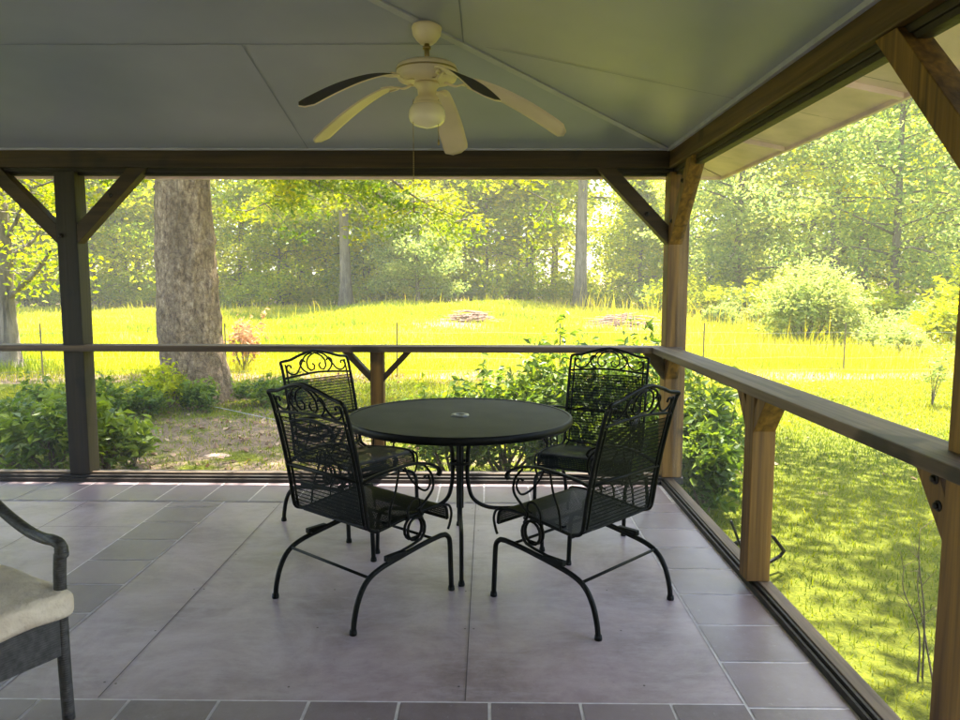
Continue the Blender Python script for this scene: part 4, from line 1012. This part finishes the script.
        P = crom([(s*.075, .86, 0), (s*.108, .885, 0), (s*.12, .92, 0), (s*.1, .94, 0), (s*.082, .925, 0)], 4); put([(p.x, p.y) for p in P])
    scs.build('scroll', iron_m, bfo)
    # woven wire mesh of seat and back: fine strips both ways
    def mesh(path, step_u, w, n_cross):
        V = []; F = []
        P = [(p.x, p.y) for p in path]; k = 0
        xs = np.arange(-W+.006, W-.004, step_u)
        L = [0]
        for a, b in zip(P, P[1:]): L.append(L[-1]+math.hypot(b[0]-a[0], b[1]-a[1]))
        for x in xs:
            for i, (y, z) in enumerate(P):
                V += [(x-w/2, y, z), (x+w/2, y, z)]
                if i: F.append((k+2*i-2, k+2*i-1, k+2*i+1, k+2*i))
            k += 2*len(P)
        for c in np.arange(.004, L[-1], n_cross):
            y0, z0 = np.interp(c, L, [p[0] for p in P]), np.interp(c, L, [p[1] for p in P]); y1, z1 = np.interp(c+w*.9, L, [p[0] for p in P]), np.interp(c+w*.9, L, [p[1] for p in P])
            V += [(-W, y0, z0+.0008), (W, y0, z0+.0008), (W, y1, z1+.0008), (-W, y1, z1+.0008)]; F.append((k, k+1, k+2, k+3)); k += 4
        return np.array(V), np.array(F)
    V, F = mesh(side, .0085, .0072, .010); np_mesh('seat_mesh', V, F, iron_mesh_m, root)
    bp2 = [p for p in bp if p.y < .855]; V, F = mesh(bp2, .0085, .0056, .017); np_mesh('back_mesh', V, F, iron_mesh_m, root)
    # arms with curled ends and supports
    for s in (-1, 1):
        x = s*(W+.012)
        ar = MB()
        P = crom([(s*W, by(.60), .60), (x, -.17, .618), (s*(W+.03), -.08, .635), (s*(W+.035), .02, .64), (s*(W+.035), .11, .625), (s*(W+.035), .17, .60), (s*(W+.035), .19, .575), (s*(W+.035), .178, .56)], 5)
        ar.tube(P, .0145, 10, flat=.42)
        ao = ar.build('armrest', iron_m, root)
        su = MB()
        P = crom([(x, .12, .612), (x, .165, .56), (x, .17, .50), (x, .125, .455), (x, .09, .425), (x, .10, .398), (s*W, .12, .395)], 5); su.tube(P, .0058, 8)
        P = crom([(x, .0, .628), (x, .035, .57), (x, .085, .52), (x, .13, .50), (x, .155, .53), (x, .14, .565), (x, .115, .56)], 5); su.tube(P, .005, 8)
        P = crom([(x, .02, .395), (x, .02, .44), (x, .05, .475), (x, .085, .47), (x, .09, .44), (x, .065, .43)], 5); su.tube(P, .005, 8)
        P = crom([(x, -.03, .628), (x, -.05, .54), (x, -.08, .47), (x, -.09, .39)], 5); su.tube(P, .005, 8)
        su.build('arm_support', iron_m, ao)
    return root
chair = make_chair()
def chair_at(o, x, y, heading, label):      # heading: unit direction the chair faces
    o.location = (x, y, 0); o.rotation_euler = (0, 0, math.atan2(heading[1], heading[0])-math.pi/2)
    tag(o, label, 'chair', 'wrought-iron chairs round the patio table')
A, B, D = at(275, 598, Z=0), at(357, 633, Z=0), at(453, 589, Z=0)
c1 = (A+D)/2
chair_at(chair, c1.x, c1.y, ((D-B).x, (D-B).y), 'black wrought-iron spring chair at the front left of the table, its back to the camera')
E1, E2, E3 = at(593, 638, Z=0), at(672, 600, Z=0), at(491, 595, Z=0); c2 = (E2+E3)/2
chair_at(copy_tree(chair), c2.x, c2.y, ((E3-E1).x, (E3-E1).y), 'black wrought-iron spring chair at the front right of the table, its back to the camera')
chair_at(copy_tree(chair), -.80, 4.26, (.78, -.62), 'black wrought-iron chair behind the front left chair, facing the camera')
chair_at(copy_tree(chair), .64, 4.38, (-.42, -.90), 'black wrought-iron chair behind the table on the right, facing the camera before the shrubs')

def make_table():
    c = at(460, 416, Z=.72); x, y = c.x, c.y; RT = .57
    root = empty('patio_table', (x, y, 0), 0, 'round black metal patio table with an umbrella hole in the centre', 'table')
    tm, t, b = nodes('black_mesh_top')
    v = N(t, 'ShaderNodeTexVoronoi', Scale=150.0); t.links.new(coords(t, (1, 1.6, 1)), v.inputs[0])
    nz = N(t, 'ShaderNodeTexNoise', Scale=5.0, Detail=6.0); t.links.new(coords(t, (1, 1, 1)), nz.inputs[0])
    t.links.new(ramp(t, nz.outputs[0], [(0.35, (.006, .007, .0065)), (.7, (.02, .021, .018))]), b.inputs['Base Color']); b.inputs['Roughness'].default_value = .6; b.inputs['Specular IOR Level'].default_value = .16
    bump(t, b, v.outputs[0], .25, .002)
    MB().lathe([(.024, .716), (.024, .722), (RT-.012, .7225), (RT-.012, .714), (.024, .714)], seg=96).build('tabletop', tm, root).data.shade_flat()
    MB().lathe([(RT-.014, .7255), (RT-.004, .7275), (RT+.002, .722), (RT+.003, .705), (RT-.002, .69), (RT-.014, .69), (RT-.014, .7255)], seg=96).build('rim', iron_m, root)
    MB().lathe([(.022, .70), (.022, .728), (.030, .731), (.045, .729), (.047, .7235)], seg=28).build('umbrella_ring', plain('worn_grey_ring', (.22, .22, .2), .4, .4), root)
    for k in range(4):
        a = math.radians(-87+90*k); ca, sa = math.cos(a), math.sin(a)
        P = crom([(.30, .712), (.20, .70), (.085, .655), (.045, .58), (.04, .48), (.05, .36), (.085, .275), (.18, .232), (.30, .235), (.385, .238), (.418, .21), (.425, .12), (.43, 0)], 5) if False else None
        pr_ = [(.30, .712, 0), (.20, .70, 0), (.10, .66, 0), (.05, .58, 0), (.038, .48, 0), (.042, .37, 0), (.07, .285, 0), (.15, .24, 0), (.28, .235, 0), (.38, .238, 0), (.418, .205, 0), (.426, .12, 0), (.43, .0, 0)]
        Q = crom(pr_, 5); lg = MB().tube([(p.x*ca, p.x*sa, p.y) for p in Q], .0105, 10).build('leg', iron_m, root)
        MB().lathe([(0, 0), (.015, 0), (.016, .006), (.013, .022), (0, .023)], (.43*ca, .43*sa, 0), 12).build('foot', iron_m, lg)
    MB().tube([(0, 0, .708), (0, 0, .24)], .019, 14).build('pedestal', iron_m, root)
    MB().lathe([(.045, .47), (.052, .473), (.052, .481), (.045, .484), (.045, .47)], seg=24).build('collar_ring', iron_m, root)
make_table()

# armchair at the lower left
def make_armchair():
    # local frame: x = to the chair's left, +y = facing direction
    p = at(62, 660, Z=.20)
    cornr = at(66, 560, Z=.6)
    nrm = Vector((.86, -.50, 0)).normalized(); lx = Vector((-nrm.y, nrm.x, 0))      # left-hand side of the chair
    W_, D_ = .58, .56
    # front-left leg corner (viewer's right)
    corner = Vector((at(63, 640, Z=.27).x, at(63, 640, Z=.27).y, 0))
    ang = math.atan2(nrm.y, nrm.x)-math.pi/2
    root = empty('outdoor_armchair', corner-lx*(W_/2-.02)-nrm*(D_/2-.02), ang, 'dark wicker armchair with a pale seat cushion, partly in view at the lower left', 'armchair')
    # in local coords chair's left is -x when facing +y
    L = -1
    wk, t, b = nodes('dark_wicker')
    P = coords(t, (1, 1, 1)); w1 = N(t, 'ShaderNodeTexWave', Scale=42.0, Distortion=0.6); w1.bands_direction = 'Z'; t.links.new(P, w1.inputs[0])
    w2 = N(t, 'ShaderNodeTexNoise', Scale=60.0, Detail=2.0); t.links.new(P, w2.inputs[0])
    t.links.new(ramp(t, w2.outputs[0], [(.3, (.028, .026, .025)), (.7, (.07, .066, .063))]), b.inputs['Base Color']); b.inputs['Roughness'].default_value = .55
    bump(t, b, w1.outputs[0], .35, .003)
    hx, hy = W_/2-.02, D_/2-.02
    for sx in (-1, 1):
        # front leg continues up to the arm
        P = crom([(sx*(hx+.004), hy, 0), (sx*hx, hy, .2), (sx*hx, hy, .4), (sx*hx, hy+.004, .49), (sx*hx, hy+.012, .555)], 4)
        MB().tube(P, [.019]*len(P), 10).build('leg', wk, root)
        MB().tube([(sx*hx, -hy, 0), (sx*hx, -hy-.01, .4)], .019, 10).build('leg', wk, root)
        P = crom([(sx*hx, hy+.02, .545), (sx*hx, hy+.016, .582), (sx*hx, hy-.02, .592), (sx*(hx+.006), hy-.09, .585), (sx*(hx+.014), .06, .59), (sx*(hx+.01), -.08, .635), (sx*hx, -.22, .71), (sx*(hx-.01), -hy-.02, .76)], 5)
        MB().tube(P, [.019, .021, .021, .02, .02]+[.018]*(len(P)-5), 10).build('armrest', wk, root)
    ap = MB(); ap.box((-hx, hy-.012, .225), (hx, hy+.012, .362)); ap.box((-hx-.012, -hy, .226), (-hx+.012, hy-.0125, .361)); ap.box((hx-.012, -hy, .226), (hx+.012, hy-.0125, .361)); ap.box((-hx+.0125, -hy-.012, .225), (hx-.0125, -hy+.012, .362))
    ap.build('apron', wk, root, .004)
    bk = MB(); prev = None
    P0 = crom([(-hx, -hy, .38), (-hx-.0, -hy-.05, .6), (-hx+.02, -hy-.11, .85), (-hx*.6, -hy-.14, .98), (0, -hy-.15, 1.01), (hx*.6, -hy-.14, .98), (hx-.02, -hy-.11, .85), (hx, -hy-.05, .6), (hx, -hy, .38)], 5)
    bk.tube(P0, .02, 10)
    for i in range(13):
        xk = -hx+.04+i*(2*hx-.08)/12; bk.tube([(xk, -hy, .38), (xk, -hy-.06, .6), (xk, -hy-.13, .9)], .008, 6)
    bk.build('backrest', wk, root)
    # cushion: soft box with bulge and piping
    cm, t, b = nodes('cream_cushion_fabric'); P = coords(t, (1, 1, 1)); nz = N(t, 'ShaderNodeTexNoise', Scale=9.0, Detail=5.0); t.links.new(P, nz.inputs[0])
    n3 = N(t, 'ShaderNodeTexNoise', Scale=320.0); t.links.new(P, n3.inputs[0])
    t.links.new(ramp(t, nz.outputs[0], [(.35, (.62, .51, .40)), (.7, (.80, .68, .54))]), b.inputs['Base Color']); b.inputs['Roughness'].default_value = .9
    bump(t, b, nz.outputs[0], .8, .05)
    import bmesh
    bm = bmesh.new(); bmesh.ops.create_cube(bm, size=1.0)
    for v_ in bm.verts: v_.co = Vector((v_.co.x*(W_+.012), v_.co.y*(D_+.03)+.012, v_.co.z*.086+.397))
    bmesh.ops.bevel(bm, geom=list(bm.edges)+list(bm.verts), offset=.03, segments=5, profile=.55, affect='EDGES')
    bmesh.ops.subdivide_edges(bm, edges=[e for e in bm.edges if e.calc_length() > .2], cuts=24, use_grid_fill=True)
    for v_ in bm.verts:
        c_ = v_.co; e = max(0, 1-(abs(c_.x)/(W_/2))**3)*max(0, 1-(abs(c_.y-.012)/(D_/2+.01))**3)
        v_.co.z += (.012*e+.004*math.sin(26*c_.x+9*c_.y)*math.sin(17*c_.y+4*c_.x)) if c_.z > .40 else .003*math.sin(31*c_.x+22*c_.y)
    me = bpy.data.meshes.new('cushion'); bm.to_mesh(me); bm.free(); me.materials.append(cm); me.shade_smooth()
    cu = bpy.data.objects.new('cushion', me); C.objects.link(cu); cu.parent = root
make_armchair()

# ------------------------------------------------------------------ ceiling fan
def make_fan():
    x, y = -.285, 3.56; zc = HC+PITCH*(YF-y)-.0
    root = empty('ceiling_fan', (x, y, zc), 0, 'cream five-blade ceiling fan with drooping blades and a globe light', 'ceiling fan')
    MB().lathe([(0, -.002), (.066, -.004), (.070, -.018), (.064, -.05), (.046, -.075), (.030, -.088), (0, -.088)]).build('canopy', fan_m, root)
    MB().tube([(0, 0, -.08), (0, 0, -.18)], .012, 12).lathe([(0, -.10), (.019, -.10), (.019, -.112), (0, -.112)], seg=16).build('downrod', brass_m, root)
    mo = MB().lathe([(0, -.166), (.03, -.166), (.06, -.172), (.118, -.178), (.136, -.188), (.141, -.20), (.141, -.235), (.134, -.25), (.10, -.258), (.05, -.262), (0, -.262)], seg=48).build('motor', fan_m, root)
    MB().lathe([(.1415, -.205), (.1435, -.207), (.1435, -.211), (.1415, -.213)], seg=48).build('trim_ring', brass_m, mo)
    MB().lathe([(0, -.258), (.055, -.26), (.06, -.275), (.045, -.29), (.042, -.32), (.056, -.332), (.060, -.345), (.058, -.36), (0, -.362)], seg=32).build('switch_housing', fan_m, root)
    gl = MB().lathe([(.055, -.355), (.072, -.366), (.084, -.39), (.086, -.415), (.080, -.437), (.062, -.452), (.035, -.461), (.0, -.47)], seg=36).build('lamp_globe', glass_m, root)
    fz = MB().lathe([(.05, -.35), (.066, -.352), (.068, -.364), (.055, -.37)], seg=32).build('globe_fitter', fan_m, root)
    for k, deg in enumerate((8, 80, 152, 224, 296)):
        a = math.radians(deg); ca, sa = math.cos(a), math.sin(a)
        def P(r_, s_, z): return (r_*ca-s_*sa, r_*sa+s_*ca, z)
        # blade arm
        am = MB(); am.tube(crom([P(.08, 0, -.258), P(.13, 0, -.272), P(.17, .0, -.262), P(.205, 0, -.262)], 4), .011, 8, flat=.45)
        am.tube(crom([P(.16, 0, -.264), P(.19, .03, -.263), P(.235, .035, -.266)], 4), .007, 6, flat=.5); am.tube(crom([P(.16, 0, -.264), P(.19, -.03, -.263), P(.235, -.035, -.266)], 4), .007, 6, flat=.5)
        # drooping blade: thin curved plank
        nL, nW = 22, 6; up = []; 
        for i in range(nL+1):
            t_ = i/nL; r_ = .19+.47*t_; z = -.258-.195*t_**1.5-.02*t_
            hw_ = .052+.014*min(1, t_*1.6)
            if t_ > .93: hw_ *= math.sqrt(max(0.02, 1-((t_-.93)/.075)**2))
            if t_ < .06: hw_ *= .75+.25*t_/.06
            row = []
            for j in range(nW+1):
                s_ = (j/nW*2-1)*hw_; row.append((r_, s_, z+-s_*math.tan(math.radians(13))))
            up.append(row)
        def grid(dz):
            return [P(q[0], q[1], q[2]+dz) for row in up for q in row]
        vt, vb = grid(.003), grid(-.003); nn_ = nW+1
        bo = MB(); tp_ = MB()
        fb = [(i*nn_+j, (i+1)*nn_+j, (i+1)*nn_+j+1, i*nn_+j+1) for i in range(nL) for j in range(nW)]
        tp_.add(vt, fb, True)
        rim = []; N0 = len(vb)
        loop = [i*nn_ for i in range(nL+1)]+[nL*nn_+j for j in range(1, nn_)]+[i*nn_+nW for i in range(nL-1, -1, -1)]+[j for j in range(nW-1, 0, -1)]
        bo.add(vb+[(v[0], v[1], v[2]-.0002) for v in vt], [tuple(reversed(f)) for f in fb]+[(loop[i], loop[(i+1) % len(loop)], N0+loop[(i+1) % len(loop)], N0+loop[i]) for i in range(len(loop))], True)
        b_ = bo.build('blade', fan_pink, root); tp_.build('blade_top', fan_dark, b_); am.build('blade_arm', fan_m, b_)
    # pull chains
    def chain(dx, dy, z0, z1):
        ch = MB(); z = z0
        while z > z1:
            ch.lathe([(0, .0026), (.0022, .0015), (.0028, 0), (.0022, -.0015), (0, -.0026)], (dx, dy, z), 6); z -= .0085
        ch.tube([(dx, dy, z0), (dx, dy, z1)], .0009, 4); ch.lathe([(0, .0), (.004, -.004), (.0055, -.02), (.003, -.03), (0, -.031)], (dx, dy, z1), 10)
        ch.build('pull_chain', brass_m, root)
    zb = at(408, 206, Y=y-.03).z-zc
    chain(-.062, -.03, -.345, zb); chain(.055, -.025, -.345, -.52)
make_fan()

# small bent metal stand lying in the grass outside the side screen
def stand():
    root = empty('metal_stand', (at(757, 548, Z=-.3).x, at(757, 548, Z=-.3).y, -.35), 0, 'small bent black metal stand in the grass, half hidden by the side rail post', 'stand')
    o = Vector(root.location)
    def q(u, v, dz): dz += .07; p = at(u, v, Z=-.35+dz); return p-o
    MB().tube(crom([q(731, 521, .22), q(736, 534, .12), q(741, 548, .01)], 4), .008, 6).build('stake', iron_m, root)
    MB().tube([q(735, 544, .03), q(744, 540, .05)], .016, 8).build('foot', iron_m, root)
    MB().tube([q(742, 548, .02), q(756, 541, .10), q(768, 533, .20), q(774, 538, .18), q(784, 551, .07), q(780, 556, .03), q(768, 563, .01), q(752, 562, .01)], .011, 8).build('frame', iron_m, root)
stand()

# summer haze in the air
hz = MB().box((-66, -6, -1.5), (72, 74, 26)).build('haze', bpy.data.materials.new('humid_air')); tag(hz, kind='stuff')
hm = hz.data.materials[0]; hm.use_nodes = True; t = hm.node_tree; t.nodes.clear()
pv = t.nodes.new('ShaderNodeVolumePrincipled'); pv.inputs['Color'].default_value = (.98, .96, .74, 1); pv.inputs['Density'].default_value = .0018; pv.inputs['Anisotropy'].default_value = .2
t.links.new(pv.outputs[0], t.nodes.new('ShaderNodeOutputMaterial').inputs['Volume'])
S.cycles.volume_bounces = 0
